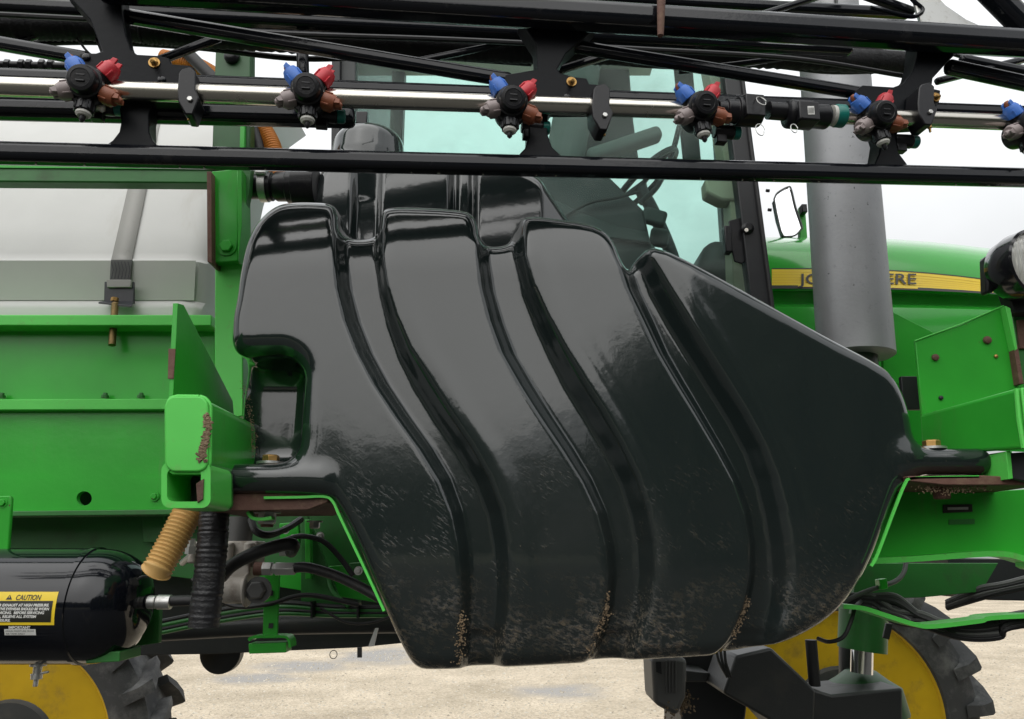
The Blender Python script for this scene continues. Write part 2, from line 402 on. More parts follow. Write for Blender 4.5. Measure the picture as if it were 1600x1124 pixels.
G3 = dict(l0=[940, 962, 978, 1002, 1026, 1055, 1086, 1116, 1144, 1162, 1171, 1171, 1162, 1142, 1100],
          l1=[960, 984, 1000, 1024, 1046, 1075, 1105, 1135, 1161, 1178, 1186, 1186, 1178, 1158, 1118],
          r0=[985, 996, 1016, 1044, 1075, 1107, 1140, 1168, 1187, 1200, 1209, 1213, 1210, 1198, 1172],
          r1=[1006, 1022, 1052, 1084, 1116, 1148, 1178, 1204, 1224, 1238, 1246, 1249, 1247, 1237, 1212])
Yf = 1.855 + np.where(py < 430, ((430 - py) / 130) ** 2 * 0.035, 0) + np.where(py > 860, ((py - 860) / 180) ** 2 * 0.035, 0)
Yf = Yf + np.abs((px - 880) / 560) ** 6 * 0.025
Yf = Yf + np.where(px > 1080, (px - 1080) / 360 * 0.03, 0)
fade = 1 - 0.12 * sstep(py, 960, 1050)
for G, dep in ((G1, 0.044), (G2, 0.048), (G3, 0.048)):
    it = {k: np.interp(py, GY, v) for k, v in G.items()}
    wl = np.clip((px - it['l0']) / (it['l1'] - it['l0']), 0, 1); wr = np.clip((px - it['r0']) / (it['r1'] - it['r0']), 0, 1)
    wr = np.clip(wr * 1.25, 0, 1); sm = lambda t: 0.6 * t + 0.4 * t * t * (3 - 2 * t)
    g = sm(wl) * (1 - sm(wr))
    dd = dep + 0.008 * sstep(py, 985, 995)
    Yf = Yf + g * dd * fade
    # slight bead beside the groove
    Yf = Yf - 0.0016 * np.exp(-((px - it['r1'] - 16) / 16) ** 2)
for _ in range(2):      # roto-moulded softness
    Yp = np.pad(Yf, 1, mode='edge')
    Yf = (Yp[1:-1, 1:-1] * 4 + Yp[:-2, 1:-1] + Yp[2:, 1:-1] + Yp[1:-1, :-2] + Yp[1:-1, 2:]) / 8
low2 = sd_poly(smooth_poly(world_poly(LOWER, 1.90), 2), X2, Z2)
upx, upy = proj(X2, 2.2, Z2)
Yu = 2.16 + np.where(upx > 846, (upx - 846) / 75 * 0.13, 0) + 0.18 * np.maximum(Z2 - 2.72, -0.1)
for a, b, w, dp in ((546, 598, 12, 0.03), (698, 748, 10, 0.03), (712, 736, 5, -0.012)):
    t = np.clip((upx - a) / w, 0, 1) * np.clip((b - upx) / w, 0, 1); Yu = Yu + dp * t * t * (3 - 2 * t)
up2 = sd_poly(smooth_poly(world_poly(UPPER, 2.22), 2), X2, Z2)

Yg = gy[None, :, None]
Xg = gx[:, None, None]; Zg = gz[None, None, :]
def lift(a): return a.astype(np.float32)[:, None, :]
F = rmax(lift(low2), lift(Yf) - Yg, np.float32(0.036))
F = rmax(F, Yg - np.float32(2.33), np.float32(0.03))
# recess over the left mount
pa = P(300, 732, 1.95); pb = P(486, 566, 1.95)
rec = rbox(Xg, Yg, Zg, (pa.x, 1.5, pa.z), (pb.x, 2.03, pb.z), np.float32(0.062))
F = smaxk(F, -rec, np.float32(0.055))
# mounting feet
pa = P(352, 775, 1.95); pb = P(535, 733, 1.95)
F = smin(F, rbox(Xg, Yg, Zg, (pa.x, 1.85, pa.z), (pb.x, 2.15, pb.z), np.float32(0.032)), np.float32(0.026))
pa = P(1385, 743, 1.97); pb = P(1531, 704, 1.97)
F = smin(F, rbox(Xg, Yg, Zg, (pa.x, 1.905, pa.z), (pb.x, 2.15, pb.z), np.float32(0.029)), np.float32(0.05))
# upper half, set back
U = rmax(lift(up2), lift(Yu) - Yg, np.float32(0.04))
U = rmax(U, Yg - np.float32(2.46), np.float32(0.03))
# filler boss
pc = P(573, 196, 2.30); rr = 53 * mpp(573, 220, 2.30)
rad = np.sqrt((Xg - pc.x) ** 2 + (Yg - 2.355) ** 2) - rr * (1.0 + 0.10 * np.clip((pc.z - Zg) / 0.1, 0, 1))
boss = rmax(rad + 0 * Zg, Zg - pc.z, np.float32(0.05))
boss = rmax(boss, np.float32(pc.z - 0.3) - Zg, np.float32(0.02))
U = smin(U, boss, np.float32(0.02))
F = smin(F, U, np.float32(0.012))
F = F.astype(np.float32)

def surface_net(F, org, h):
    s = F < 0
    nx_, ny_, nz_ = F.shape
    acc = np.zeros((nx_ - 1, ny_ - 1, nz_ - 1, 3), np.float32); cnt = np.zeros((nx_ - 1, ny_ - 1, nz_ - 1), np.float32)
    corners = [(i, j, k) for i in (0, 1) for j in (0, 1) for k in (0, 1)]
    sl = lambda c: F[c[0]:nx_ - 1 + c[0], c[1]:ny_ - 1 + c[1], c[2]:nz_ - 1 + c[2]]
    cnt_in = sum((sl(c) < 0).astype(np.int8) for c in corners)
    active = (cnt_in > 0) & (cnt_in < 8)
    idx = np.argwhere(active)
    vals = {c: F[idx[:, 0] + c[0], idx[:, 1] + c[1], idx[:, 2] + c[2]] for c in corners}
    ps = np.zeros((len(idx), 3)); cn = np.zeros(len(idx))
    for c in corners:
        for ax in range(3):
            if c[ax] == 0:
                d = list(c); d[ax] = 1; d = tuple(d)
                a, b = vals[c], vals[d]; m = (a < 0) != (b < 0)
                t = np.where(m, a / np.where(a == b, 1, a - b), 0)
                p = np.array(c, float)[None].repeat(len(idx), 0); p[:, ax] += t
                ps += p * m[:, None]; cn += m
    ps /= cn[:, None]
    verts = (idx + ps) * h + np.array(org)
    vid = np.full(active.shape, -1, np.int64); vid[tuple(idx.T)] = np.arange(len(idx))
    quads = []
    for ax in range(3):
        sh = [slice(None)] * 3; sh[ax] = slice(0, -1); s0 = s[tuple(sh)]
        sh[ax] = slice(1, None); s1 = s[tuple(sh)]
        e = np.argwhere(s0 != s1); fl = s0[tuple(e.T)]
        u, v = [(1, 2), (2, 0), (0, 1)][ax]
        ok = (e[:, u] > 0) & (e[:, v] > 0) & (e[:, u] < F.shape[u] - 1) & (e[:, v] < F.shape[v] - 1)
        e = e[ok]; fl = fl[ok]
        def g(du, dv):
            q = e.copy(); q[:, u] += du; q[:, v] += dv; return vid[tuple(q.T)]
        q = np.stack([g(-1, -1), g(0, -1), g(0, 0), g(-1, 0)], 1)
        q = np.where(fl[:, None], q, q[:, ::-1]); quads.append(q)
    return verts, np.concatenate(quads)
verts, quads = surface_net(F, (x0, y0, z0), VOX)
quads = quads[(quads >= 0).all(1)]
# relax, then shade with the field's own gradient
adj_a = np.concatenate([quads[:, i] for i in range(4)]); adj_b = np.concatenate([quads[:, (i + 1) % 4] for i in range(4)])
for _ in range(3):
    acc = np.zeros_like(verts); cn = np.zeros(len(verts))
    for k in range(3): acc[:, k] = np.bincount(adj_a, verts[adj_b, k], len(verts)) + np.bincount(adj_b, verts[adj_a, k], len(verts))
    cn = np.bincount(adj_a, minlength=len(verts)) + np.bincount(adj_b, minlength=len(verts))
    verts = verts * 0.5 + 0.5 * acc / np.maximum(cn, 1)[:, None]
c0 = Vector((0.15, 2.1, 2.3))
me = bpy.data.meshes.new('tank')
me.vertices.add(len(verts)); me.vertices.foreach_set('co', (verts - np.array(c0)).astype(np.float32).ravel())
me.loops.add(quads.size); me.loops.foreach_set('vertex_index', quads.astype(np.int32).ravel())
me.polygons.add(len(quads)); me.polygons.foreach_set('loop_start', np.arange(0, quads.size, 4, dtype=np.int32))
me.update(calc_edges=True); me.validate()
me.polygons.foreach_set('use_smooth', np.ones(len(me.polygons), bool))

def tank_material():
    m = bpy.data.materials.new('moulded_black'); m.use_nodes = True; t = m.node_tree; b = t.nodes['Principled BSDF']; l = t.links.new
    g = t.nodes.new('ShaderNodeNewGeometry'); pos = g.outputs['Position']
    sep = t.nodes.new('ShaderNodeSeparateXYZ'); l(pos, sep.inputs[0])
    def mr(v, a, c, lo=0.0, hi=1.0):
        n = t.nodes.new('ShaderNodeMapRange'); n.inputs['From Min'].default_value = a; n.inputs['From Max'].default_value = c
        n.inputs['To Min'].default_value = lo; n.inputs['To Max'].default_value = hi; l(v, n.inputs['Value']); return n.outputs[0]
    def noise(sc, det=4, rot=None, stretch=None, ro=0.55):
        n = t.nodes.new('ShaderNodeTexNoise'); n.inputs['Scale'].default_value = sc; n.inputs['Detail'].default_value = det; n.inputs['Roughness'].default_value = ro
        if rot is not None:
            mp = t.nodes.new('ShaderNodeMapping'); mp.inputs['Rotation'].default_value = rot; 
            mp2 = t.nodes.new('ShaderNodeMapping'); mp2.inputs['Scale'].default_value = stretch
            l(pos, mp.inputs['Vector']); l(mp.outputs[0], mp2.inputs['Vector']); l(mp2.outputs[0], n.inputs['Vector'])
        else: l(pos, n.inputs['Vector'])
        return n.outputs['Fac']
    def mul(a, c):
        n = t.nodes.new('ShaderNodeMath'); n.operation = 'MULTIPLY'; l(a, n.inputs[0])
        if isinstance(c, float): n.inputs[1].default_value = c
        else: l(c, n.inputs[1])
        return n.outputs[0]
    def mx(a, c):
        n = t.nodes.new('ShaderNodeMath'); n.operation = 'MAXIMUM'; l(a, n.inputs[0]); l(c, n.inputs[1]); return n.outputs[0]
    low = mr(sep.outputs['Z'], 1.86, 1.63)           # splash zone near the bottom
    mid = mr(sep.outputs['Z'], 2.20, 1.80)
    streaks = mr(noise(260, 4, (0, R(-38), 0), (0.22, 1, 1)), 0.56, 0.74)
    caked = mul(mr(noise(110, 7, (0, R(-25), 0), (0.5, 1, 1), 0.75), 0.49, 0.64, 0.0, 0.9), mul(low, mr(noise(6, 4), 0.40, 0.58)))
    splash = mul(mul(streaks, mid), mr(noise(9, 4), 0.46, 0.68, 0.0, 0.35))
    specks = mul(mr(noise(210, 2), 0.74, 0.78), mul(mr(sep.outputs['Z'], 2.5, 1.9), mr(noise(16, 2), 0.5, 0.62)))
    film = mul(mr(noise(3.5, 5), 0.35, 0.7, 0.0, 0.28), mid)
    dirt = mx(mx(caked, splash), specks)
    c1 = t.nodes.new('ShaderNodeMixRGB'); l(film, c1.inputs[0]); c1.inputs[1].default_value = (0.0125, 0.0185, 0.0180, 1); c1.inputs[2].default_value = (0.030, 0.029, 0.027, 1)
    tone = t.nodes.new('ShaderNodeMixRGB'); l(mr(noise(45, 3), 0.35, 0.65), tone.inputs[0]); tone.inputs[1].default_value = (0.11, 0.070, 0.036, 1); tone.inputs[2].default_value = (0.29, 0.215, 0.12, 1)
    c2 = t.nodes.new('ShaderNodeMixRGB'); l(dirt, c2.inputs[0]); l(c1.outputs[0], c2.inputs[1]); l(tone.outputs[0], c2.inputs[2])
    l(c2.outputs[0], b.inputs['Base Color'])
    rg = t.nodes.new('ShaderNodeMath'); rg.operation = 'MULTIPLY_ADD'; l(mx(dirt, film), rg.inputs[0]); rg.inputs[1].default_value = 0.55; rg.inputs[2].default_value = 0.11
    l(rg.outputs[0], b.inputs['Roughness'])
    b.inputs['IOR'].default_value = 1.55
    b.inputs['Coat Weight'].default_value = 0.85; b.inputs['Coat IOR'].default_value = 1.42
    inv = mr(mx(dirt, film), 0.0, 0.6, 0.7, 0.05); l(inv, b.inputs['Coat Weight']); b.inputs['Coat Roughness'].default_value = 0.045
    # gentle orange-peel waviness of the moulding + crusted mud
    h = t.nodes.new('ShaderNodeMath'); h.operation = 'MULTIPLY_ADD'; l(noise(26, 3), h.inputs[0]); h.inputs[1].default_value = 1.0
    l(mul(noise(7, 2), 2.0), h.inputs[2])
    b1 = t.nodes.new('ShaderNodeBump'); b1.inputs['Distance'].default_value = 0.00025; l(h.outputs[0], b1.inputs['Height'])
    b2 = t.nodes.new('ShaderNodeBump'); b2.inputs['Distance'].default_value = 0.002; l(dirt, b2.inputs['Height']); l(b1.outputs[0], b2.inputs['Normal'])
    l(b2.outputs[0], b.inputs['Normal']); l(b1.outputs[0], b.inputs['Coat Normal'])
    return m
M['tank'] = tank_material()
tank = link_mesh('tank', me, M['tank'], sprayer, c0)
tank['label'] = 'glossy black moulded plastic tank with flowing ribs, mud-splashed at the bottom'
# normals from the gradient of the field
def tri(A, q):
    i = np.clip(np.floor(q).astype(int), 0, np.array(A.shape) - 2); f = q - i; out = 0
    for a in (0, 1):
        for b_ in (0, 1):
            for c_ in (0, 1):
                w = (f[:, 0] if a else 1 - f[:, 0]) * (f[:, 1] if b_ else 1 - f[:, 1]) * (f[:, 2] if c_ else 1 - f[:, 2])
                out = out + w * A[i[:, 0] + a, i[:, 1] + b_, i[:, 2] + c_]
    return out
if len(me.vertices) == len(verts):
    q = (verts - np.array((x0, y0, z0))) / VOX
    e = 0.9
    N = np.stack([tri(F, q + np.eye(3)[k] * e) - tri(F, q - np.eye(3)[k] * e) for k in range(3)], 1)
    N /= np.maximum(np.linalg.norm(N, axis=1), 1e-9)[:, None]
    me.normals_split_custom_set_from_vertices(N.astype(np.float32).tolist())
del F, U, rad, rec
# bolts through the feet
for bx, by, yy in ((423, 722, 1.95), (1456, 699, 1.95)):
    p = P(bx, by, yy)
    MB().lathe(p - Vector((0, 0, 0.006)), (0, 0, 1), [(0, 0.034), (0.006, 0.034)], 24).build('washer', 'zinc', tank)
    hex_bolt('mount_bolt', p, (0, 0, 1), 0.021, 0.017, 'brass', tank, False)
# dried mud crusts under the rib ends
def mud_crust(path, r, name='mud_crust', parent=None, grains=9, lo=0.08, hi=0.34, sp=0.9):
    pts = spline([P(*p) for p in path], 10); bm = bmesh.new()
    for p in pts:
        for _ in range(grains):
            s_ = random.gauss(0, 1); m4 = Matrix.Translation(p + Vector((s_ * r * sp - 0.3 * r, random.uniform(-0.2, 0.2) * r * 0.6, random.gauss(0, 1) * r * sp))) @ Matrix.Diagonal((random.uniform(0.4, 1.0), random.uniform(0.25, 0.5), random.uniform(0.4, 1.0), 1))
            bmesh.ops.create_icosphere(bm, subdivisions=1, radius=r * random.uniform(lo, hi), matrix=m4)
    for v in bm.verts: v.co += Vector((random.uniform(-1, 1), random.uniform(-1, 1), random.uniform(-1, 1))) * r * 0.18
    c = sum((v.co for v in bm.verts), Vector()) / len(bm.verts)
    for v in bm.verts: v.co -= c
    me_ = bpy.data.meshes.new(name); bm.to_mesh(me_); bm.free()
    o = link_mesh(name, me_, M['mud'], parent, c); o['kind'] = 'stuff'; return o
# ------------------------------------------------------------------ folded spray boom
EX = Vector((0.9903, 0.1386, 0)); EY = Vector((-0.1386, 0.9903, 0)); EZ = Vector((0, 0, 1))
def boom_bar(name, a, b, size, off, mat='black_paint', label=None, h=None, round_=0.34):
    size *= BK; mb = MB().bar(PB(*a, off), PB(*b, off), size, h or size)
    return mb.build(name, mat, sprayer, size * round_, 3, label=label)
def boom_plate(name, pts, off, thick, mat='black_paint', parent=None, bevel=0.003, label=None):
    return MB().prism([PB(x, y, off) for x, y in pts], EY * thick * BK).build(name, mat, parent or sprayer, bevel, label=label)

boom_bar('boom_tube', (-600, 225), (2300, 295), 0.041, 0.03, label='black lower tube running the length of the boom')
boom_bar('boom_tube', (150, -22), (2300, 111.5), 0.060, -0.01, label='heavy black upper tube of the boom')
boom_bar('boom_tube', (-600, -21), (1330, 77), 0.036, 0.13)
boom_bar('boom_tube', (-600, 99.5), (2300, 203), 0.034, 0.055)
boom_bar('boom_tube', (-600, 155.7), (556, 184), 0.042, 0.075)
for a, b, s, off in (((186, 24), (800, 126), 0.029, 0.05), ((-60, 58), (140, 93), 0.027, 0.06), ((880, 70), (1362, 149), 0.027, 0.05),
                     ((1478, 104), (1720, 156), 0.034, 0.05), ((1500, 92), (1720, 136), 0.024, 0.16), ((472, 60), (474, 128), 0.027, 0.16), ((880, -6), (1420, 22), 0.03, 0.26), ((1180, 26), (1340, -24), 0.016, 0.2), ((505, 30), (640, -16), 0.014, 0.22), ((650, 96), (830, 60), 0.014, 0.16), ((1060, 112), (1330, 78), 0.014, 0.18), ((20, 70), (150, 22), 0.014, 0.2),
                     ((246, 96), (345, 58), 0.018, 0.12), ((868, 112), (958, 84), 0.018, 0.12), ((1462, 128), (1620, 88), 0.018, 0.16)):
    boom_bar('boom_brace', a, b, s, off)
boom_bar('boom_brace', (1450, -110), (1640, 80), 0.055, 0.0, label='thick diagonal brace at the top right of the boom')
boom_bar('boom_brace', (1290, -30), (1428, 20), 0.022, 0.05)
MB().tube(spline([PB(x, y, 0.02) for x, y in ((1405, -25), (1428, 2), (1441, 14), (1437, 22), (1420, 26), (1360, 12))], 6), 0.006, 8).build('boom_loop_rod', 'black_paint', sprayer)
boom_plate('boom_end_plate', [(1424, -20), (1452, -20), (1478, 8), (1510, 30), (1541, 44), (1536, 50), (1440, 36), (1434, 20)], 0.02, 0.01, 'zinc', label='plate on the upper boom tube, sky reflection in its pale finish')  # pale zinc stands in for sky reflected in this gusset plate
MB().tube([PB(1034, -30, -0.055), PB(1033, 10, -0.056), PB(1032, 56, -0.052)], [0.011, 0.0105, 0.008], 10).build('rusty_hanger', 'rust', sprayer, label='short rusty rod hanging from the upper boom tube')
# braided hose sleeves inside the truss
def sleeve(pts, r, off):
    r *= BK; w = spline([PB(x, y, off) for x, y in pts], 60); rr_ = [r * (1 + 0.05 * math.sin(i * 2.4) + random.uniform(-0.04, 0.04)) for i in range(len(w))]
    return MB().tube(w, rr_, 14).build('hose_sleeve', 'sleeve', sprayer, angle=80)
sleeve([(-80, 44), (150, 42), (330, 55), (700, 74)], 0.031, 0.20)
sleeve([(600, 68), (840, 80), (1100, 84), (1430, 99)], 0.031, 0.20)
MB().lathe(PB(1433, 99, 0.15), EX * 0.7 - EY * 0.7, [(0, 0.026), (0.01, 0.026), (0.01, 0.02), (0.0, 0.02)], 20, False).build('sleeve_end', 'black_rubber', sprayer)

# thin hoses tied along the truss
for pts, r_, off in (([(-60, 76), (120, 66), (300, 74), (470, 92), (640, 88), (830, 100)], 0.008, 0.24), ([(-60, 20), (200, 34), (420, 52), (700, 62), (980, 76), (1240, 92), (1420, 120)], 0.007, 0.10), ([(900, 92), (1050, 104), (1180, 100), (1300, 112), (1430, 108)], 0.009, 0.26), ([(1440, 60), (1490, 84), (1560, 100), (1700, 118)], 0.008, 0.22), ([(120, 60), (140, 84), (160, 90), (150, 60)], 0.003, 0.2)):
    MB().tube(spline([PB(x, y, off) for x, y in pts], 8), r_, 8).build('boom_hose', 'black_rubber', sprayer)
# waisted gusset plates
G_A = [(96, -20), (140, 30), (152, 60), (159, 80), (150, 83), (124, 83), (121, 94), (130, 104), (172, 122), (184, 150), (189, 190), (186, 206), (176, 219), (166, 226), (170, 240), (247, 240), (246, 228),
       (238, 219), (233, 206), (233, 180), (238, 160), (300, 160), (309, 122), (303, 106), (296, 102), (268, 100), (265, 91), (250, 87), (214, 85), (205, 78), (197, 55), (191, 20), (190, -20)]
G_B = [(812, 30), (838, 70), (840, 108), (812, 113), (790, 116), (788, 128), (806, 150), (812, 168), (826, 180), (826, 215), (820, 232), (812, 240), (814, 250), (884, 250), (876, 242), (863, 230), (856, 210), (856, 182),
       (866, 165), (948, 165), (953, 140), (949, 133), (921, 131), (917, 122), (896, 120), (876, 114), (871, 108), (884, 84), (905, 66), (934, 40), (936, 30)]
G_C = [(1436, 40), (1432, 90), (1426, 112), (1412, 130), (1396, 136), (1348, 133), (1336, 142), (1346, 165), (1368, 185), (1378, 215), (1374, 240), (1366, 258), (1370, 266), (1424, 266), (1416, 254), (1404, 238), (1400, 215),
       (1410, 192), (1446, 190), (1468, 160), (1470, 141), (1456, 138), (1458, 122), (1478, 100), (1500, 78), (1510, 50)]
gussets = []
for g_, lab in ((G_A, 'waisted black gusset plate at the left of the boom'), (G_B, 'waisted black gusset plate in the middle of the boom'), (G_C, 'waisted black gusset plate at the right of the boom')):
    gussets.append(boom_plate('boom_gusset', g_, 0.022, 0.05, 'black_matte', label=lab))
for (x, y), gs in (((241, 98), 0), ((893, 128), 1), ((1462, 152), 2)):
    hex_bolt('bolt', PB(x, y, 0.02), -EY, 0.009, 0.008, 'brass', gussets[gs])
    MB().lathe(PB(x, y, 0.012), -EY + EZ * -0.4, [(0, 0.005), (0.016, 0.0045), (0.018, 0.003)], 10).build('stud', 'brass', gussets[gs])
for x, y, gs in ((135, 90, 0), (886, 152, 1), (253, 125, 0)):
    MB().lathe(PB(x, y, 0.021), -EY, [(0, 0.009), (0.004, 0.0085), (0.006, 0.005)], 14).build('rivet', 'black_paint', gussets[gs])

# stainless spray pipe
def boom_pipe(a, b, r=0.0195):
    return MB().tube([PB(*a), PB(*b)], r * BK, 28).build('spray_pipe', 'steel', sprayer, label=None)
boom_pipe((-600, 115.3), (1090, 173))['label'] = 'long stainless spray pipe carrying the nozzles'
boom_pipe((1300, 181), (2300, 220), 0.0185)['label'] = 'short stainless spray pipe at the right end'

# pipe hangers
def clamp(dx, dy, sc=1.0):
    pts = [(283, 108), (297, 104), (306, 112), (305, 140), (311, 152), (301, 179), (289, 178), (278, 158), (277, 140), (279, 114)]
    o = boom_plate('pipe_clamp', [((x - 292) * sc + 292 + dx, (y - 144) * sc + 144 + dy) for x, y in pts], -0.032, 0.05, 'black_plastic', bevel=0.003)
    hex_bolt('bolt', PB(297 + dx, 156 + dy, -0.032), -EY, 0.0065, 0.006, 'zinc', o, False)
    MB().lathe(PB(296 + dx, 176 + dy, -0.012), -EZ, [(0, 0.006), (0.008, 0.006), (0.008, 0.0035), (0.02, 0.003)], 10).build('stud', 'brass', o)
clamp(0, 0); clamp(648, 25, 0.98); clamp(1156, 20, 0.9)

# nozzle bodies: five-way turrets
class TB(MB):
    pivot = None
    def build(s, *a, **k):
        s.v = [TB.pivot + (q - TB.pivot) * BK for q in s.v]; return super().build(*a, **k)
def cap_mesh(p, d, mat, parent, tip=None, long=1.0):
    d = d.normalized(); side = d.cross(EY).normalized(); nrm = side.cross(d)
    mb = TB().lathe(p, d, [(0, 0.0150), (0.001, 0.0185), (0.018 * long, 0.0180), (0.022 * long, 0.0150), (0.024 * long, 0.0145)], 20)
    for s in (-1, 1):
        b = p + d * 0.012 + nrm * s * 0.0125
        mb.prism([b - side * 0.009 , b + side * 0.009, b + side * 0.007 + d * 0.021 * long, b - side * 0.002 + d * 0.024 * long], nrm * 0.0045 * -s)
    for k in range(4):
        an = k * math.pi / 2 + 0.78; rr_ = side * math.cos(an) + nrm * math.sin(an)
        mb.box(p + d * 0.010 + rr_ * 0.0185, (0.0085, 0.002, 0.002), (d, rr_, d.cross(rr_)))
    o = mb.build('nozzle_cap', mat, parent, 0.0012, 2)
    if tip: TB().lathe(p + d * 0.020, d, [(0, 0.0085), (0.014 * long, 0.0075), (0.018 * long, 0.004)], 10).build('nozzle_tip', tip, parent, 0.0006, 1)
    return o
def nozzle(px_, py_, rot, lab, sc=1.0):
    c = PB(px_, py_ - 6, -0.040); TB.pivot = c; unk = lambda q: c + (q - c) / BK; fwd = (-EY * 0.95 - EZ * 0.22).normalized()
    mb = TB().lathe(c + EY * 0.060, fwd, [(0, 0.030), (0.028, 0.034), (0.046, 0.0345), (0.050, 0.033)], 28)
    mb.lathe(unk(PB(px_, py_ + 4, 0.0)) - EX * 0.028, EX, [(0, 0.026), (0.056, 0.026)], 20)
    body = mb.build('nozzle_body', 'black_plastic', sprayer, 0.002, 2, label=lab)
    kb = c + fwd * -0.008
    TB().lathe(kb, fwd, [(0, 0.0325), (0.006, 0.0330), (0.012, 0.0325), (0.013, 0.0285), (0.028, 0.0270), (0.032, 0.0245), (0.033, 0.0180), (0.0318, 0.0170)], 36).build('turret_knob', 'black_plastic', body, label='round black screw knob on the front of the nozzle body')
    for s in (-1, 1):      # raised bars on the knob face
        TB().box(kb + fwd * 0.0325 + EZ * s * 0.006, (0.008, 0.0015, 0.0016), (EX, fwd, EZ)).build('knob_bar', 'black_plastic', body, 0.0006, 1)
    base = c + EY * 0.022
    def dr(a, f): return (EX * math.cos(R(a + rot)) + EZ * math.sin(R(a + rot)) - EY * f)
    for a, f, r0, mat, tip, nm in ((126, 0.12, 0.035, 'blue_cap', 'brown_cap', 'blue'), (50, 0.12, 0.037, 'red_cap', None, 'red'), (-22, 0.12, 0.033, 'brown_cap', 'brown_cap', 'brown'), (202, 0.2, 0.030, 'grey_cap', 'grey_cap', 'grey')):
        d = dr(a, f).normalized()
        TB().lathe(base, d, [(0.008, 0.0165), (r0 + 0.002, 0.0165)], 16).build('turret_arm', 'black_plastic', body)
        cap_mesh(base + d * r0, d, mat, body, tip, 1.25 if nm in ('red', 'blue') else 1.1)['label'] = nm + ' nozzle cap'
    d = (-EZ - EY * 0.10 + EX * math.sin(R(rot)) * 0.8).normalized()
    mb = TB().lathe(base, d, [(0.006, 0.0155), (0.038, 0.0155), (0.038, 0.0175), (0.056, 0.0175), (0.058, 0.014)], 18)
    for k in range(8):
        an = k * math.pi / 4; s1 = d.cross(EX).normalized(); rr_ = EX * math.cos(an) + s1 * math.sin(an)
        mb.box(base + d * 0.047 + rr_ * 0.0178, (0.008, 0.0018, 0.0025), (d, rr_, d.cross(rr_)))
    mb.build('spray_outlet', 'black_plastic', body, 0.0008, 1)
    TB().lathe(base + d * 0.056, d, [(0, 0.0145), (0.006, 0.0140), (0.010, 0.0100), (0.010, 0.006), (0.006, 0.005)], 18).build('outlet_ring', 'white_tip', body)
    TB().lathe(base + d * 0.058, d, [(0, 0.006), (0.016, 0.0055), (0.020, 0.0025)], 10).build('spray_tip', 'black_plastic', body)
    # check valve behind, with its teal cap
    v = unk(PB(px_ + 50, py_ + 36, 0.035))
    mb = TB().lathe(v - EX * 0.05, EX, [(0, 0.015), (0.045, 0.0165), (0.047, 0.014)], 16)
    mb.box(v - EX * 0.035 - EZ * 0.02, (0.012, 0.010, 0.010), (EX, EY, EZ))
    mb.build('check_valve', 'black_plastic', body, 0.002, 2)
    TB().lathe(v - EX * 0.003, EX, [(0, 0.0150), (0.013, 0.0150), (0.016, 0.012)], 20).build('check_valve_cap', 'teal_cap', body, 0.0008, 1)
    return body
for x_, y_, r_, lab in ((133, 134, -2, 'nozzle body left of the first gusset plate'), (480, 146, 3, 'nozzle body in front of the cab corner post'), (800, 164, -3, 'nozzle body in the middle by the second gusset plate'),
                        (1098, 172, 6, 'nozzle body next to the pipe coupling'), (1376, 186, 11, 'nozzle body in front of the third gusset plate'), (1612, 200, 0, 'nozzle body cut by the right picture edge')):
    nozzle(x_, y_, r_, lab)

# couplings and ball valve between the two pipes
mb = MB().lathe(PB(1120, 172), EX, [(t_ * BK, q_ * BK) for t_, q_ in [(0, 0.021), (0.02, 0.021), (0.02, 0.026), (0.045, 0.026), (0.045, 0.032), (0.098, 0.032), (0.101, 0.028)]], 22)
mb.box(PB(1174, 172, -0.012), (0.025, 0.026, 0.030), (EX, EY, EZ))
coup = mb.build('pipe_coupling', 'black_plastic', sprayer, 0.008, 3, label='black cam-lock coupling joining the spray pipes')
MB().tube([PB(1200, 173, 0.0), PB(1240, 176, 0.0)], 0.023, 16).build('coupling_neck', 'black_plastic', coup)
mb = MB().lathe(PB(1226, 178), EX, [(t_ * BK, q_ * BK) for t_, q_ in [(0, 0.022), (0.006, 0.032), (0.06, 0.033), (0.07, 0.027), (0.10, 0.028), (0.105, 0.022)]], 24)
mb.box(PB(1258, 180, -0.015), (0.028, 0.024, 0.027), (EX, EY, EZ))
valve = mb.build('shutoff_valve', 'black_plastic', sprayer, 0.008, 3, label='black shut-off valve with green ring on the spray pipe')
MB().lathe(PB(1303, 181), EX, [(t_ * BK, q_ * BK) for t_, q_ in [(0, 0.024), (0.004, 0.026), (0.022, 0.026), (0.026, 0.021)]], 22).build('green_ring', 'teal_cap', valve)
MB().lathe(PB(1298, 181), EX, [(t_ * BK, q_ * BK) for t_, q_ in [(0, 0.0235), (0.008, 0.0235)]], 22).build('white_seal', 'white_tip', valve)
st = MB(); st.prism([PB(1262, 166, -0.037), PB(1272, 166, -0.037), PB(1273, 179, -0.037), PB(1263, 179, -0.037)], EY * 0.002); st.build('barcode_sticker', 'decal_white', valve)
for k in range(5):
    xx = 1263.6 + k * 1.8
    MB().prism([PB(xx, 168, -0.0382), PB(xx + 0.7, 168, -0.0382), PB(xx + 0.9, 177, -0.0382), PB(xx + 0.2, 177, -0.0382)], EY * 0.0005).build('barcode_bar', 'decal_black', valve, smooth=False)
def ring(x, y, rx, off, parent, tilt=0.3, name='wire_ring'):
    c = PB(x, y, off); pts = [c + EX * (rx * math.cos(a) * (0.75 if k > 18 else 1)) + EZ * (rx * 1.5 * math.sin(a)) + EY * tilt * rx * math.sin(a) for k, a in enumerate([2 * math.pi * i / 26 for i in range(26)])]
    MB().tube(pts, 0.0013, 6).build(name, 'zinc', parent)
ring(1188, 203, 0.012, -0.04, coup); ring(1190, 158, 0.012, -0.045, coup, 0.9); ring(1241, 201, 0.009, -0.04, valve)
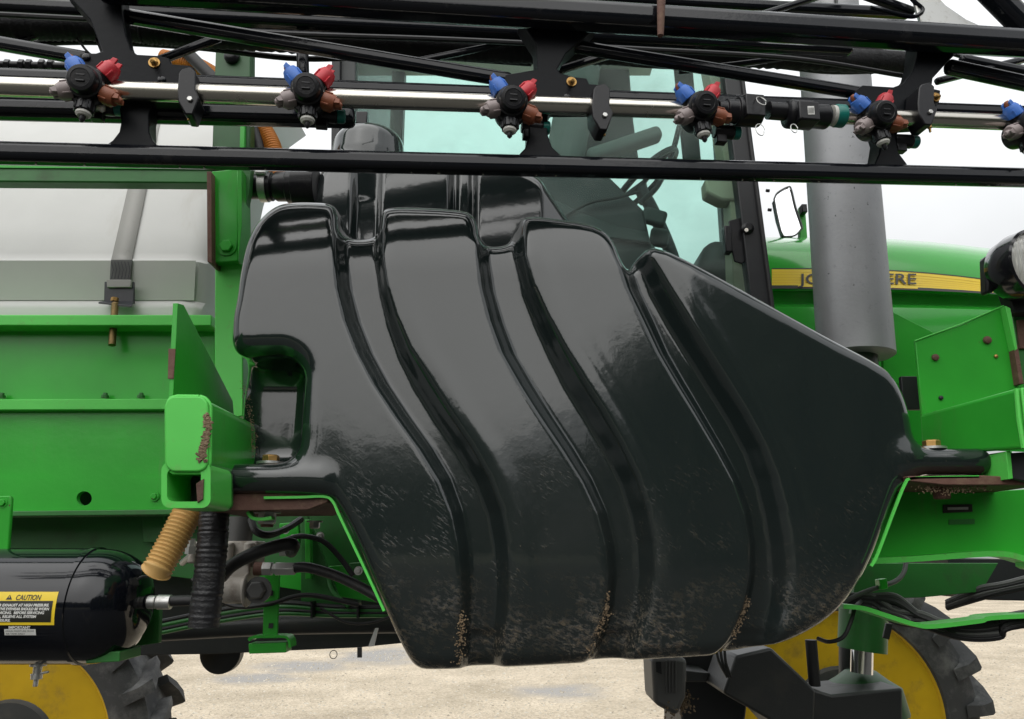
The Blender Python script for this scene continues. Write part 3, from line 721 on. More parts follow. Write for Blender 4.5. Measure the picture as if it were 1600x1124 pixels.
# small hydraulic fittings peeping over the boom at the far left
mb = MB().tube([PB(-60, 100, 0.4), PB(105, 104, 0.4)], 0.011, 12)
for xx in (8, 30, 42, 62, 76): mb.lathe(PB(xx, 102, 0.4), EX, [(0, 0.017), (0.014, 0.017)], 6)
mb.build('hose_fitting', 'black_plastic', sprayer, 0.001, 1)
# water beads hanging under the wet tubes
for k in range(26):
    x = random.uniform(0, 1590); line = random.choice(((236, 282, 0.03, 16.5), (236, 282, 0.03, 16.5), (116, 184, 0.055, 15)))
    t = (x + 140) / 1900; y = line[0] + (line[1] - line[0]) * t
    p = PB(x, y, line[2]) - Vector((0, 0, 0.0235 if line[2] == 0.03 else 0.0195))
    MB().lathe(p, (0, 0, -1), [(0, 0.0022), (0.002, 0.0022), (0.0036, 0.0008)], 8).build('water_bead', 'steel', sprayer)
# ------------------------------------------------------------------ white product tank and its strap
def loft(name, rows, mat, parent, label=None, angle=50, close=False):
    """rows: list of lists of world points"""
    n = len(rows[0]); v = [p for r in rows for p in r]
    f = [(i * n + k, i * n + k + 1, (i + 1) * n + k + 1, (i + 1) * n + k) for i in range(len(rows) - 1) for k in range(n - 1)]
    return MB().add(v, f).build(name, mat, parent, label=label, angle=angle)
prof = [(150, 3.20), (165, 2.95), (185, 2.82), (215, 2.73), (260, 2.66), (320, 2.60), (395, 2.545), (404, 2.54), (408, 2.528), (414, 2.53), (470, 2.545), (476, 2.525), (482, 2.52), (500, 2.52)]
cols = [-900, -500, 0, 100, 200, 290, 312, 322, 328, 332]; back = [0, 0, 0, 0, 0, 0, 0.01, 0.03, 0.07, 0.35]
zs = [P(160, y, Y) for y, Y in prof]
xw = [P(x, 400, 2.54).x for x in cols]
rows = [[Vector((xw[i], zs[j].y + back[i], zs[j].z)) for j in range(len(prof))] for i in range(len(cols))]
ptank = loft('product_tank', rows, 'white_poly', sprayer, label='white plastic product tank behind the left frame', angle=30)
# paler lower band of the tank
rows = [[Vector((xw[i], zs[j].y - 0.004 + back[i], zs[j].z)) for j in (8, 9, 10)] for i in range(5)] ; rows.append([Vector((P(306, 440, 2.54).x, zs[j].y - 0.004, zs[j].z)) for j in (8, 9, 10)])
loft('tank_skirt', rows, 'white_poly_base', ptank)
# strap
def strap_pt(px_, py_):
    j = next(k for k in range(len(prof) - 1) if prof[k + 1][0] >= py_); t = (py_ - prof[j][0]) / (prof[j + 1][0] - prof[j][0])
    return P(px_, py_, prof[j][1] * (1 - t) + prof[j + 1][1] * t - 0.008)
ys = [188, 215, 240, 262, 290, 320, 360, 395, 404, 408]
rows = [[strap_pt(204 - 28 * (1 - (y - 285) / 120.0) * 0 + (405 - y) * 0.235 - 30, y), strap_pt(204 + (405 - y) * 0.21 + 2, y)] for y in ys]
rows = [[strap_pt(174 + (405 - y) * 0.232, y), strap_pt(206 + (405 - y) * 0.205, y)] for y in ys]
st = loft('tank_strap', rows, 'strap', sprayer, label='grey hold-down strap over the white tank')
st.modifiers.new('thick', 'SOLIDIFY').thickness = 0.004
MB().prism([P(173, 406, 2.515), P(206, 406, 2.515), P(203, 440, 2.52), P(171, 440, 2.52)], (0, 0.008, 0)).build('strap_stitching', 'grey_plastic', st, 0.001)
for k in range(6):
    for s in (-1, 1):
        MB().tube([P(174 + k * 5.2, 409 if s > 0 else 436, 2.511), P(177 + k * 5.2, 422, 2.511), P(174 + k * 5.2, 436 if s > 0 else 409, 2.511)], 0.0012, 5).build('stitch', 'buckle', st)
bk = MB().prism([P(163, 440, 2.50), P(209, 440, 2.50), P(209, 474, 2.50), P(162, 474, 2.50)], (0, 0.01, 0)).build('strap_buckle', 'buckle', sprayer, 0.002, label='black steel strap buckle on a threaded rod')
MB().prism([P(166, 437, 2.49), P(205, 437, 2.49), P(204, 449, 2.49), P(167, 449, 2.49)], (0, 0.012, 0)).build('strap_loop', 'strap', bk, 0.002)
MB().prism([P(154, 472, 2.44), P(162, 470, 2.50), P(209, 471, 2.50), P(206, 478, 2.45)], (0, 0, -0.006)).build('buckle_foot', 'buckle', bk, 0.001)
MB().lathe(P(179, 471, 2.47), (0, 0, 1), [(0, 0.012), (0.012, 0.012)], 6).build('nut', 'brass', bk)
w = [P(180 - k * 0.12, 474 + k * 1.6, 2.45 - k * 0.0006) for k in range(42)]
MB().tube(w, [0.0105 + 0.0012 * (k % 2) for k in range(42)], 12).build('threaded_rod', 'old_brass', bk, angle=80)

# ------------------------------------------------------------------ main frame, left
fr = MB().prism([P(-700, 492, 2.40), P(330, 492, 2.40), P(330, 509, 2.40), P(-700, 508, 2.40)], (0, 0.12, 0)).build('frame_flange', 'green_lit', sprayer, 0.003, label='bright green top flange of the frame')
plate('frame_panel', [(-700, 508), (335, 510), (335, 625), (-700, 627)], 2.47, 0.012, 'green', sprayer, label='green upper side panel of the frame')
MB().prism([P(-700, 626, 2.43), P(335, 623, 2.43), P(335, 640, 2.43), P(-700, 643, 2.43)], (0, 0.06, 0)).build('frame_rail', 'green_lit', sprayer, 0.003)
plate('frame_panel', [(-700, 641), (335, 638), (335, 752), (-700, 752)], 2.46, 0.012, 'green', sprayer, label='green lower side panel of the frame')
# bottom band with a real hole
def holed(name, x0_, y0_, x1_, y1_, hx, hy, hr, Y, mat, parent):
    n = 24; inner = [P(hx + hr * math.cos(2 * math.pi * k / n), hy + hr * math.sin(2 * math.pi * k / n) * 0.93, Y) for k in range(n)]
    outer = []
    for k in range(n):
        a = 2 * math.pi * k / n
        for sx_, sy_ in ((x0_, y0_), (x1_, y0_), (x0_, y1_), (x1_, y1_)):      # put the nearest spoke exactly through each corner
            ca = math.atan2(sy_ - hy, sx_ - hx) % (2 * math.pi); da = (ca - a + math.pi) % (2 * math.pi) - math.pi
            if abs(da) <= math.pi / n: a = ca
        c_, s_ = math.cos(a), math.sin(a)
        tx = ((x1_ if c_ > 0 else x0_) - hx) / c_ if abs(c_) > 1e-6 else 1e9; ty = ((y1_ if s_ > 0 else y0_) - hy) / s_ if abs(s_) > 1e-6 else 1e9
        t = min(tx, ty); outer.append(P(hx + c_ * t, hy + s_ * t, Y))
    v = inner + outer + [p + Vector((0, 0.02, 0)) for p in inner]
    f = [(k, (k + 1) % n, n + (k + 1) % n, n + k) for k in range(n)] + [(k, (k + 1) % n, 2 * n + (k + 1) % n, 2 * n + k) for k in range(n)]
    return MB().add(v, f).build(name, mat, parent, angle=30)
band = holed('frame_band', 78, 748, 185, 799, 131.5, 779, 12, 2.445, 'green', sprayer)
plate('frame_band', [(-700, 748), (78, 748), (78, 799), (-700, 806)], 2.445, 0.012, 'green', sprayer, 0)
plate('frame_band', [(185, 748), (300, 748), (300, 797), (185, 799)], 2.445, 0.012, 'green', sprayer, 0)
plate('frame_web', [(-700, 750), (330, 750), (330, 806), (-700, 806)], 2.56, 0.01, 'interior', sprayer)
hex_bolt('frame_bolt', P(241, 776, 2.44), (0, -1, 0), 0.010, 0.008, 'green', sprayer)
MB().prism([P(-700, 806, 2.42), P(300, 796, 2.42), P(300, 804, 2.42), P(-700, 814, 2.42)], (0, 0.1, 0)).build('frame_lip', 'green_dirty', sprayer, 0.002)
for x in (2, 164, 220):
    MB().lathe(P(x, 622, 2.45), (0, 0, 1), [(0, 0.012), (0.008, 0.012), (0.009, 0.008), (0.016, 0.007)], 8).build('frame_stud', 'green_dirty', sprayer)
plate('side_bracket', [(-60, 775), (16, 775), (18, 780), (12, 874), (-60, 876)], 2.18, 0.012, 'green', sprayer, 0.003, label='green bracket plate at the left picture edge')
hex_bolt('frame_bolt', P(4, 786, 2.18), (0, -1, 0), 0.010, 0.008, 'green', sprayer)

# upper cross bar and post
bar = MB().prism([P(-700, 256, 2.22), P(332, 264, 2.22), P(332, 286, 2.22), P(-700, 279, 2.22)], (0, 0.05, 0)).build('cross_bar', 'green_dirty', sprayer, 0.004, label='weathered green cross bar under the boom')
MB().prism([P(-700, 250, 2.215), P(332, 258, 2.215), P(332, 265, 2.215), P(-700, 257, 2.215)], (0, 0.07, 0)).build('cross_bar_lip', 'green', bar, 0.001)
post = plate('tank_post', [(336, 405), (378, 405), (380, 650), (334, 660)], 2.16, 0.06, 'green_lit', sprayer, 0.003, label='green upright post left of the black tank')
br = plate('post_bracket', [(330, 268), (372, 264), (372, 408), (331, 411)], 2.12, 0.03, 'green', sprayer, 0.003, label='green bolted bracket on the upright post')
MB().prism([P(323, 268, 2.09), P(330, 268, 2.09), P(331, 411, 2.09), P(324, 409, 2.09)], (0, 0.07, 0)).build('bracket_flange', 'rust', br, 0.001)
MB().prism([P(371, 264, 2.09), P(377, 264, 2.09), P(378, 350, 2.09), P(372, 408, 2.09)], (0, 0.08, 0)).build('bracket_flange', 'green', br, 0.001)
MB().prism([P(377, 264, 2.13), P(392, 262, 2.13), P(389, 300, 2.13), P(378, 350, 2.13)], (0, 0.03, 0)).build('bracket_rib', 'green_dirty', br, 0.001)
hex_bolt('bolt', P(355, 386, 2.118), (0, -1, 0), 0.019, 0.014, 'green', br)
plate('upper_post', [(340, -20), (392, -20), (390, 262), (330, 266)], 2.18, 0.05, 'green_dark_shade', sprayer, 0.004, label='green upper post behind the boom, boom shade in its colour')
MB().prism([P(376, 150, 2.165), P(383, 150, 2.165), P(381, 262, 2.165), P(374, 262, 2.165)], (0, 0.015, 0)).build('post_rib', 'green', sprayer, 0.001)
kn = MB().lathe(P(363, 90, 2.178), (0, -1, 0), [(0, 0.024), (0.01, 0.024), (0.018, 0.017), (0.02, 0.008)], 20).build('post_knob', 'black_plastic', sprayer)
# beam end with cap, tube end below, upright plate
lit_col = 'green_lit'
def rrect(xa, ya, xb, yb, r, n=5):
    out = []
    for cx, cy, a0 in ((xb - r, ya + r, -90), (xb - r, yb - r, 0), (xa + r, yb - r, 90), (xa + r, ya + r, 180)):
        for k in range(n + 1):
            a = R(a0 + 90 * k / n); out.append((cx + r * math.cos(a), cy + r * math.sin(a)))
    return out
cap_px = rrect(258, 620, 324, 736, 16)
cp = [P(x, y, 1.70) for x, y in cap_px]
beam = MB().prism([p + Vector((0, 0.012, 0)) for p in cp], (0.0, 0.40, 0)).build('outrigger_beam', 'green', sprayer, 0.001, label='green rectangular beam pointing at the viewer left of the tank')
ctr = sum(cp, Vector()) / len(cp)
MB().prism([ctr + (p - ctr) * 1.02 for p in cp], (0, 0.011, 0)).build('beam_cap', 'green_lit', beam, 0.004, 3, label='green welded end cap of the beam, front light in its colour')
MB().tube([ctr + (p - ctr) * 1.03 + Vector((0, 0.012, 0)) + Vector((random.uniform(-1, 1), 0, random.uniform(-1, 1))) * 0.0012 for p in cp + cp[:1]], 0.0045, 8).build('weld_bead', 'green_lit', beam)
outer = rrect(252, 722, 329, 794, 14); inner = rrect(261, 733, 314, 784, 9)
n = len(outer); yo = 1.705
v = [P(x, y, yo) for x, y in outer] + [P(x, y, yo) for x, y in inner] + [P(x, y, yo) + Vector((0, 0.14, 0)) for x, y in outer] + [P(x, y, yo) + Vector((0, 0.14, 0)) for x, y in inner]
f = [(k, (k + 1) % n, n + (k + 1) % n, n + k) for k in range(n)] + [(k, (k + 1) % n, 2 * n + (k + 1) % n, 2 * n + k) for k in range(n)] + [(n + k, n + (k + 1) % n, 3 * n + (k + 1) % n, 3 * n + k) for k in range(n)]
tube_end = MB().add(v, f).build('beam_tube', 'green_lit', sprayer, angle=30, label='open square tube end under the beam')
MB().prism([P(x, y, yo) + Vector((0, 0.13, 0)) for x, y in outer], (0, 0.012, 0)).build('tube_back', 'interior', tube_end)
MB().prism([P(306, 756, yo - 0.004), P(318, 748, yo - 0.004), P(317, 780, yo - 0.004), P(308, 786, yo - 0.004)], (0, 0.004, 0)).build('bare_patch', 'rust', tube_end, 0.001)
# thin upright plate (its broad face looks right)
a_, b_, c_, d_ = P(270, 474, 1.72), P(262, 640, 1.72), P(338, 664, 2.07), P(338, 546, 2.07)
a2 = P(277, 473, 1.74)
upl = MB().prism([a_, b_, Vector((b_.x + 0.02, 2.07, b_.z)), Vector((a_.x + 0.02, 2.07, a_.z - 0.16)), Vector((a_.x + 0.004, 1.745, a_.z + 0.004))], (0.011, 0, 0)).build('upright_plate', 'green', sprayer, 0.001, label='upright green plate standing on the beam')
MB().prism([P(263, 545, 1.717), P(274, 545, 1.717), P(271, 592, 1.717), P(262, 592, 1.717)], (0, 0.003, 0)).build('bare_patch', 'rust', upl, 0.0005)
mud_crust([(325, 650, 1.70), (326, 665, 1.70), (322, 690, 1.70), (318, 705, 1.70), (316, 718, 1.70)], 0.008, parent=beam, grains=8, lo=0.3, hi=0.85, sp=0.42)
mud_crust([(384, 600, 2.02), (392, 650, 2.0), (396, 690, 2.0), (390, 712, 2.0)], 0.006, parent=tank)
for path in ([(720, 958, 1.868), (721, 985, 1.874), (718, 1010, 1.882), (714, 1034, 1.895)], [(948, 930, 1.864), (945, 955, 1.868), (934, 985, 1.874), (916, 1018, 1.886)], [(1168, 935, 1.875), (1158, 965, 1.88), (1144, 995, 1.888)]):
    mud_crust(path, 0.0075, parent=tank)

# ------------------------------------------------------------------ tank cradle, left
sh = MB().prism([P(322, 771, 1.88), P(515, 771, 1.88), P(512, 785, 1.88), P(480, 797, 1.88), P(322, 799, 1.88)], (0, 0.28, 0)).build('cradle_shelf', 'rust', sprayer, 0.002, label='rusty shelf carrying the left foot of the tank')
def strip(name, pts, Y, wpx, depth, mat, parent, label=None):
    """bent flat bar whose narrow edge faces the viewer"""
    c = spline([Vector((x, 0, y)) for x, y in pts], 6); L_, R_ = [], []
    for i, p in enumerate(c):
        t = (c[min(i + 1, len(c) - 1)] - c[max(i - 1, 0)]).normalized(); nn = Vector((-t.z, 0, t.x)) * wpx / 2
        L_.append(P(p.x + nn.x, p.z + nn.z, Y)); R_.append(P(p.x - nn.x, p.z - nn.z, Y))
    m = len(c); D = Vector((0, depth, 0)); v = L_ + R_ + [p + D for p in L_] + [p + D for p in R_]
    f = []
    for i in range(m - 1):
        f += [(i, i + 1, m + i + 1, m + i), (2 * m + i, 3 * m + i, 3 * m + i + 1, 2 * m + i + 1), (i, 2 * m + i, 2 * m + i + 1, i + 1), (m + i, m + i + 1, 3 * m + i + 1, 3 * m + i)]
    f += [(0, m, 3 * m, 2 * m), (m - 1, 3 * m - 1, 4 * m - 1, 2 * m - 1)]
    return MB().add(v, f).build(name, mat, parent, angle=35, label=label)
strip('cradle_strap', [(412, 778), (470, 777), (505, 776), (519, 783), (530, 806), (550, 848), (570, 890), (600, 955)], 1.87, 4, 0.010, 'green_lit', sprayer, 'bent green strap following the left lower edge of the tank')
strip('cradle_lip', [(386, 800), (392, 808), (400, 811), (412, 811), (424, 809)], 1.90, 5, 0.03, 'green_lit', sprayer)
hex_bolt('cradle_bolt', P(418, 800, 1.96), (0, 0, -1), 0.022, 0.03, 'zinc', sprayer)
MB().lathe(P(418, 812, 1.96), (0, 0, -1), [(0, 0.016), (0.018, 0.015)], 14).build('bolt_end', 'rust', sprayer)
hex_bolt('cradle_bolt', P(492, 815, 2.1), (0, 0, -1), 0.014, 0.018, 'zinc', sprayer)
# ------------------------------------------------------------------ frame walls below
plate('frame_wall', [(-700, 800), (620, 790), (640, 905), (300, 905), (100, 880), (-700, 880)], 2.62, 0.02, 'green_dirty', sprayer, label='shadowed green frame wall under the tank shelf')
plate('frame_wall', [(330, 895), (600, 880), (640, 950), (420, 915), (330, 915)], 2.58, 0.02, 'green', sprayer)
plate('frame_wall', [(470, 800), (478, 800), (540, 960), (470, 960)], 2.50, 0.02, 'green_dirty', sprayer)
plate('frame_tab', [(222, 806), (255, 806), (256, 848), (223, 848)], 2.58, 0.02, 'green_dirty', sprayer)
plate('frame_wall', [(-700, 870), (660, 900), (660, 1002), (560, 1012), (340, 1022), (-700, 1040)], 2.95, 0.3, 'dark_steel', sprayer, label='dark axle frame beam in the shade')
plate('hanger_strap', [(413, 895), (437, 895), (433, 998), (410, 998)], 2.40, 0.01, 'green', sprayer, label='green vertical hanger strap')
for yy in (927, 978):
    plate('strap_slot', [(420, yy - 4), (427, yy - 4), (426, yy + 4), (419, yy + 4)], 2.397, 0.002, 'interior', sprayer, 0)
strip('hanger_foot', [(388, 1001), (396, 996), (440, 995), (450, 999), (453, 1012)], 2.38, 4, 0.06, 'green', sprayer)
plate('hanger_foot', [(388, 1006), (447, 1004), (447, 1020), (389, 1022)], 2.39, 0.06, 'green', sprayer)
# air tank
AY, AR = 2.20, 0.148
ac = P(0, 946, AY); ax_l = P(-160, 946, AY).x; ax_r = P(196, 946, AY).x
tip = P(229, 946, AY).x
pr = [(0, 0.0), (0.02, AR * 0.7), (0.06, AR), (ax_r - ax_l - 0.10, AR), (ax_r - ax_l - 0.098, AR + 0.003), (ax_r - ax_l - 0.084, AR + 0.003), (ax_r - ax_l - 0.082, AR - 0.001)]
for k in range(1, 19):
    a = R(90 * k / 18); pr.append((ax_r - ax_l - 0.082 + (tip - ax_r + 0.082) * math.sin(a) ** 0.9, max(0.001, (AR - 0.001) * (math.cos(a) ** 0.75))))
airt = MB().lathe((ax_l, AY, ac.z), (1, 0, 0), pr, 64, False).build('air_tank', material('gloss_black', (0.005, 0.006, 0.009), 0.09, coat=0.0, dirt=0.05, dirt_col=(0.09, 0.08, 0.065), dirt_scale=10), sprayer, angle=30, label='glossy black cylindrical air tank with a yellow caution decal')
def on_tank(x, t, lift_=0.0015):
    """x along the axis (m), t metres round the skin upward from the viewer-facing line"""
    a = t / AR; r = AR + lift_
    return Vector((x, AY - r * math.cos(a), ac.z + r * math.sin(a)))
def skin_rect(name, x0_, x1_, t0, t1, lift_, mat, parent):
    nn = 10; v = []; f = []
    for i in range(nn + 1):
        t = t0 + (t1 - t0) * i / nn; v += [on_tank(x0_, t, lift_), on_tank(x1_, t, lift_)]
    f = [(2 * i, 2 * i + 1, 2 * i + 3, 2 * i + 2) for i in range(nn)]
    return MB().add(v, f).build(name, mat, parent)
def text_geo(body, size, offset=0.0, shear=0.0):
    cu = bpy.data.curves.new('t', 'FONT'); cu.body = body; cu.size = size; cu.offset = offset; cu.shear = shear; cu.resolution_u = 3
    o = bpy.data.objects.new('t', cu); COL.objects.link(o); bpy.context.view_layer.update()
    m = o.evaluated_get(bpy.context.evaluated_depsgraph_get()).to_mesh()
    v = [Vector(q.co) for q in m.vertices]; f = [tuple(p.vertices) for p in m.polygons]
    o.to_mesh_clear(); bpy.data.objects.remove(o); bpy.data.curves.remove(cu)
    return v, f
def skin_text(name, body, x, t, size, lift_, mat, parent, off=0.0, shear=0.0, fit=None):
    v, f = text_geo(body, size, off, shear); w_ = max(q.x for q in v); k = (fit / w_) if fit else 1.0
    return MB().add([on_tank(x + q.x * k, t + q.y, lift_) for q in v], f).build(name, mat, parent, smooth=False)
mp = mpp(0, 950, AY - AR)
def tx(p_): return P(p_, 955, AY - AR).x
def tt(py_):      # photo row to distance round the skin
    best = min(range(-120, 121), key=lambda k: abs(proj(0, on_tank(0, k * 0.001).y, on_tank(0, k * 0.001).z)[1] - py_)); return best * 0.001
L0, L1 = tx(-86), tx(86)
skin_rect('caution_decal', L0, L1, tt(977), tt(925), 0.0008, 'yellow_decal', airt)['label'] = 'yellow caution decal with black text panel'
skin_rect('decal_panel', L0 + 0.008, tx(81), tt(973), tt(939), 0.0014, 'decal_black', airt)
skin_text('decal_text', 'CAUTION', tx(21), tt(937.5), 0.018, 0.0016, 'decal_black', airt, 0.0003, 0.2, fit=tx(61) - tx(21))
v_ = [on_tank(tx(6), tt(937), 0.0016), on_tank(tx(16), tt(937), 0.0016), on_tank(tx(11), tt(929), 0.0016)]
MB().add(v_, [(0, 1, 2)]).build('warning_triangle', 'decal_black', airt, smooth=False)
MB().add([on_tank(tx(10.4), tt(934.5), 0.002), on_tank(tx(11.6), tt(934.5), 0.002), on_tank(tx(11.4), tt(931.5), 0.002), on_tank(tx(10.6), tt(931.5), 0.002)], [(0, 1, 2, 3)]).build('warning_mark', 'yellow_decal', airt, smooth=False)
for body, row, x_end in (('DRYER EXHAUST AT HIGH PRESSURE.', 946, 76), ('PROTECTIVE EYEWEAR SHOULD BE WORN', 951.8, 77), ('WHEN SERVICING.  BEFORE SERVICING', 957.6, 70), ('DRYER, RELIEVE ALL SYSTEM', 963.4, 58), ('PRESSURE.', 969.2, 18)):
    v, f = text_geo(body, 0.0086, 0.00035, 0.15); w_ = max(q.x for q in v); full = 0.0047 * len(body); s_ = full / w_
    MB().add([on_tank(tx(x_end) - full + q.x * s_, tt(row + 2) + q.y, 0.0019) for q in v], f).build('decal_text', 'decal_white', airt, smooth=False)
skin_text('important_text', 'IMPORTANT', tx(15), tt(982.5), 0.0095, 0.0015, 'decal_white', airt, 0.0004, 0.0, fit=tx(49) - tx(15))
skin_rect('small_label', tx(8), tx(57), tt(993), tt(983.5), 0.0012, 'decal_white', airt)['label'] = 'small white label below the caution decal'
for body, row in (('DRAIN MOISTURE FROM', 987.4), ('AIR TANK DAILY', 991.6)):
    skin_text('small_label_text', body, tx(10), tt(row), 0.0062, 0.0017, 'decal_black', airt, 0.0, 0.0, fit=(tx(54) if 'DRAIN' in body else tx(40)) - tx(10))
mb = MB().lathe(P(62, 1022, AY), (0, 0, -1), [(0, 0.02), (0.03, 0.02), (0.03, 0.011), (0.05, 0.010), (0.05, 0.014), (0.062, 0.014), (0.062, 0.006), (0.08, 0.006)], 12)
mb.tube([P(48, 1055, AY), P(76, 1050, AY)], 0.003, 8)
mb.build('drain_valve', 'zinc', airt)
plate('air_tank_foot', [(134, 1020), (187, 1018), (187, 1034), (134, 1037)], AY - 0.06, 0.12, 'green_dirty', sprayer, 0.002)
plate('air_tank_saddle', [(228, 945), (250, 948), (248, 1005), (200, 1012)], 2.34, 0.02, 'green_dirty', sprayer, 0.002)
mb = MB().tube([P(226, 940, 2.2), P(330, 938, 2.2)], 0.014, 12); mb.build('air_hose', 'black_rubber', sprayer)
mb = MB().lathe(P(232, 941, 2.2), (1, 0, 0), [(0, 0.017), (0.02, 0.017), (0.02, 0.014), (0.025, 0.019), (0.06, 0.019), (0.062, 0.015)], 12); mb.build('hose_ferrule', 'zinc', sprayer)

# ------------------------------------------------------------------ hoses and valves under the shelf
corrugated('drain_hose', [(300, 790, 2.02), (286, 815, 2.0), (268, 850, 1.98), (248, 886, 1.96), (244, 893, 1.96)], 0.034, 'old_hose', sprayer, 0.0098, 0.003, label='cut end of a faded orange corrugated hose')
w = spline([P(x, y, Y) for x, y, Y in ((335, 800, 1.98), (332, 850, 1.98), (326, 910, 1.98), (318, 980, 1.98))], 24)
MB().tube(w, [0.036 + random.uniform(-0.0012, 0.0012) + 0.0008 * math.sin(i * 2) for i in range(len(w))], 18).build('taped_hose', 'tape', sprayer, angle=70, label='black tape-wrapped hose hanging beside the drain hose')
MB().lathe(P(376, 808, 2.25), (0, 0, -1), [(0, 0.036), (0.07, 0.036), (0.075, 0.032)], 24).build('filter_canister', 'grey_plastic', sprayer)
mb = MB().box(P(360, 866, 2.25), (0.085, 0.04, 0.035)); mb.box(P(372, 905, 2.25), (0.045, 0.05, 0.06))
for xx in (304, 330, 358, 390): mb.lathe(P(xx, 848, 2.2), (0, 0, -1), [(0, 0.014), (0.055, 0.014)], 10)
mb.lathe(P(352, 922, 2.2), (1, 0, 0), [(0, 0.036), (0.055, 0.034), (0.055, 0.045), (0.064, 0.045)], 20)
vb = mb.build('air_valve', 'cast', sprayer, 0.005, 2, label='cast grey air valve with ports')
hex_bolt('valve_plug', P(404, 922, 2.18), (0, -1, 0), 0.024, 0.03, 'grey_plastic', sprayer)
MB().lathe(P(398, 889, 2.2), (1, 0, 0), [(0, 0.018), (0.025, 0.018)], 12).build('pipe_nipple', 'rust', sprayer)
mb = MB().lathe(P(411, 889, 2.18), (1, 0, 0), [(0, 0.019), (0.025, 0.019), (0.025, 0.015), (0.035, 0.015), (0.035, 0.019), (0.085, 0.018), (0.087, 0.014)], 6); mb.build('hose_ferrule', 'zinc', sprayer, 0.001, 1)
pipe('brake_hose', [(456, 888, 2.18), (480, 887, 2.17), (520, 898, 2.15), (560, 916, 2.12), (600, 938, 2.10), (640, 960, 2.1)], 0.0135, 'black_rubber', sprayer, label='black rubber hose with crimped silver end')
pipe('air_hose', [(345, 902, 2.10), (362, 884, 2.08), (395, 866, 2.08), (440, 852, 2.10), (458, 852, 2.12), (455, 862, 2.2)], 0.017, 'black_rubber', sprayer)
MB().lathe(P(438, 862, 2.2), (1, 0, 0), [(0, 0.013), (0.03, 0.013)], 10).build('pipe_nipple', 'zinc', sprayer)
for k, (dy, mt) in enumerate(((0, 'green_dirty'), (6, 'black_rubber'), (11, 'green_dirty'), (-6, 'black_rubber'))):
    pipe('cable', [(250, 978 + dy, 2.6), (330, 962 + dy, 2.55), (430, 948 + dy, 2.5), (520, 953 + dy * 0.8, 2.48), (600, 954 + dy * 0.7, 2.46), (660, 954 + dy, 2.46)], 0.0075, mt, sprayer, 8)
pipe('cable', [(512, 900, 2.5), (520, 925, 2.48), (545, 948, 2.46)], 0.007, 'green_dirty', sprayer, 8)
pipe('cable', [(500, 950, 2.45), (540, 972, 2.44), (580, 973, 2.44), (620, 960, 2.44)], 0.004, 'black_rubber', sprayer, 8)
pipe('axle_tube', [(250, 985, 2.7), (450, 975, 2.7), (650, 972, 2.7)], 0.035, 'dark_steel', sprayer, 14)
for xx in (485, 557): plate('cable_tie', [(xx, 940), (xx + 3, 940), (xx + 3, 966), (xx, 966)], 2.44, 0.05, 'black_plastic', sprayer, 0)
plate('pointed_tab', [(586, 982), (591, 982), (584, 1010), (575, 1011)], 2.5, 0.01, 'decal_white', sprayer, 0.001)
plate('hanging_tab', [(558, 1012), (565, 1012), (565, 1028), (558, 1028)], 2.5, 0.01, 'dark_steel', sprayer, 0.001)
c = P(521, 1023, 2.5); MB().tube([c + Vector((0.011 * math.cos(a), 0, 0.012 * math.sin(a))) for a in [i * 0.42 for i in range(16)]], 0.0012, 6).build('wire_ring', 'dark_steel', sprayer)
MB().lathe(P(350, 1018, 3.1), (0, -1, 0), [(0, 0.075), (0.04, 0.075), (0.05, 0.06)], 28).build('axle_hub', 'dark_steel', sprayer)

# more lines and brackets packed behind the valve
pipe('air_line', [(440, 846, 2.4), (470, 838, 2.42), (505, 846, 2.44), (530, 870, 2.46), (552, 900, 2.46)], 0.008, 'black_rubber', sprayer, 8)
pipe('air_line', [(300, 905, 2.45), (330, 930, 2.44), (370, 948, 2.42), (420, 944, 2.4), (480, 930, 2.42), (560, 945, 2.42)], 0.007, 'black_rubber', sprayer, 8)
pipe('air_line', [(285, 880, 2.35), (300, 868, 2.3), (320, 862, 2.28)], 0.009, 'zinc', sprayer, 8)
pipe('air_line', [(392, 812, 2.2), (400, 830, 2.18), (420, 836, 2.2), (448, 826, 2.3), (470, 812, 2.4)], 0.010, 'black_rubber', sprayer, 8)
plate('frame_rib', [(476, 812), (484, 812), (486, 905), (477, 905)], 2.46, 0.03, 'green', sprayer, 0.002)
plate('frame_rib', [(436, 818), (466, 816), (468, 850), (438, 852)], 2.5, 0.02, 'green', sprayer, 0.003)
plate('frame_rib', [(545, 880), (590, 876), (600, 905), (550, 908)], 2.52, 0.02, 'green_dirty', sprayer, 0.003)
for bx, by in ((446, 828), (458, 842), (560, 892), (500, 838)): hex_bolt('frame_bolt', P(bx, by, 2.455), (0, -1, 0), 0.009, 0.008, 'zinc', sprayer)
for xx in (300, 318): MB().lathe(P(xx, 842, 2.16), (0, 0, -1), [(0, 0.010), (0.02, 0.010), (0.02, 0.015), (0.04, 0.015)], 6).build('valve_fitting', 'zinc', sprayer)
plate('frame_tab', [(240, 938), (252, 938), (250, 975), (238, 975)], 2.36, 0.012, 'rust', sprayer, 0.002)
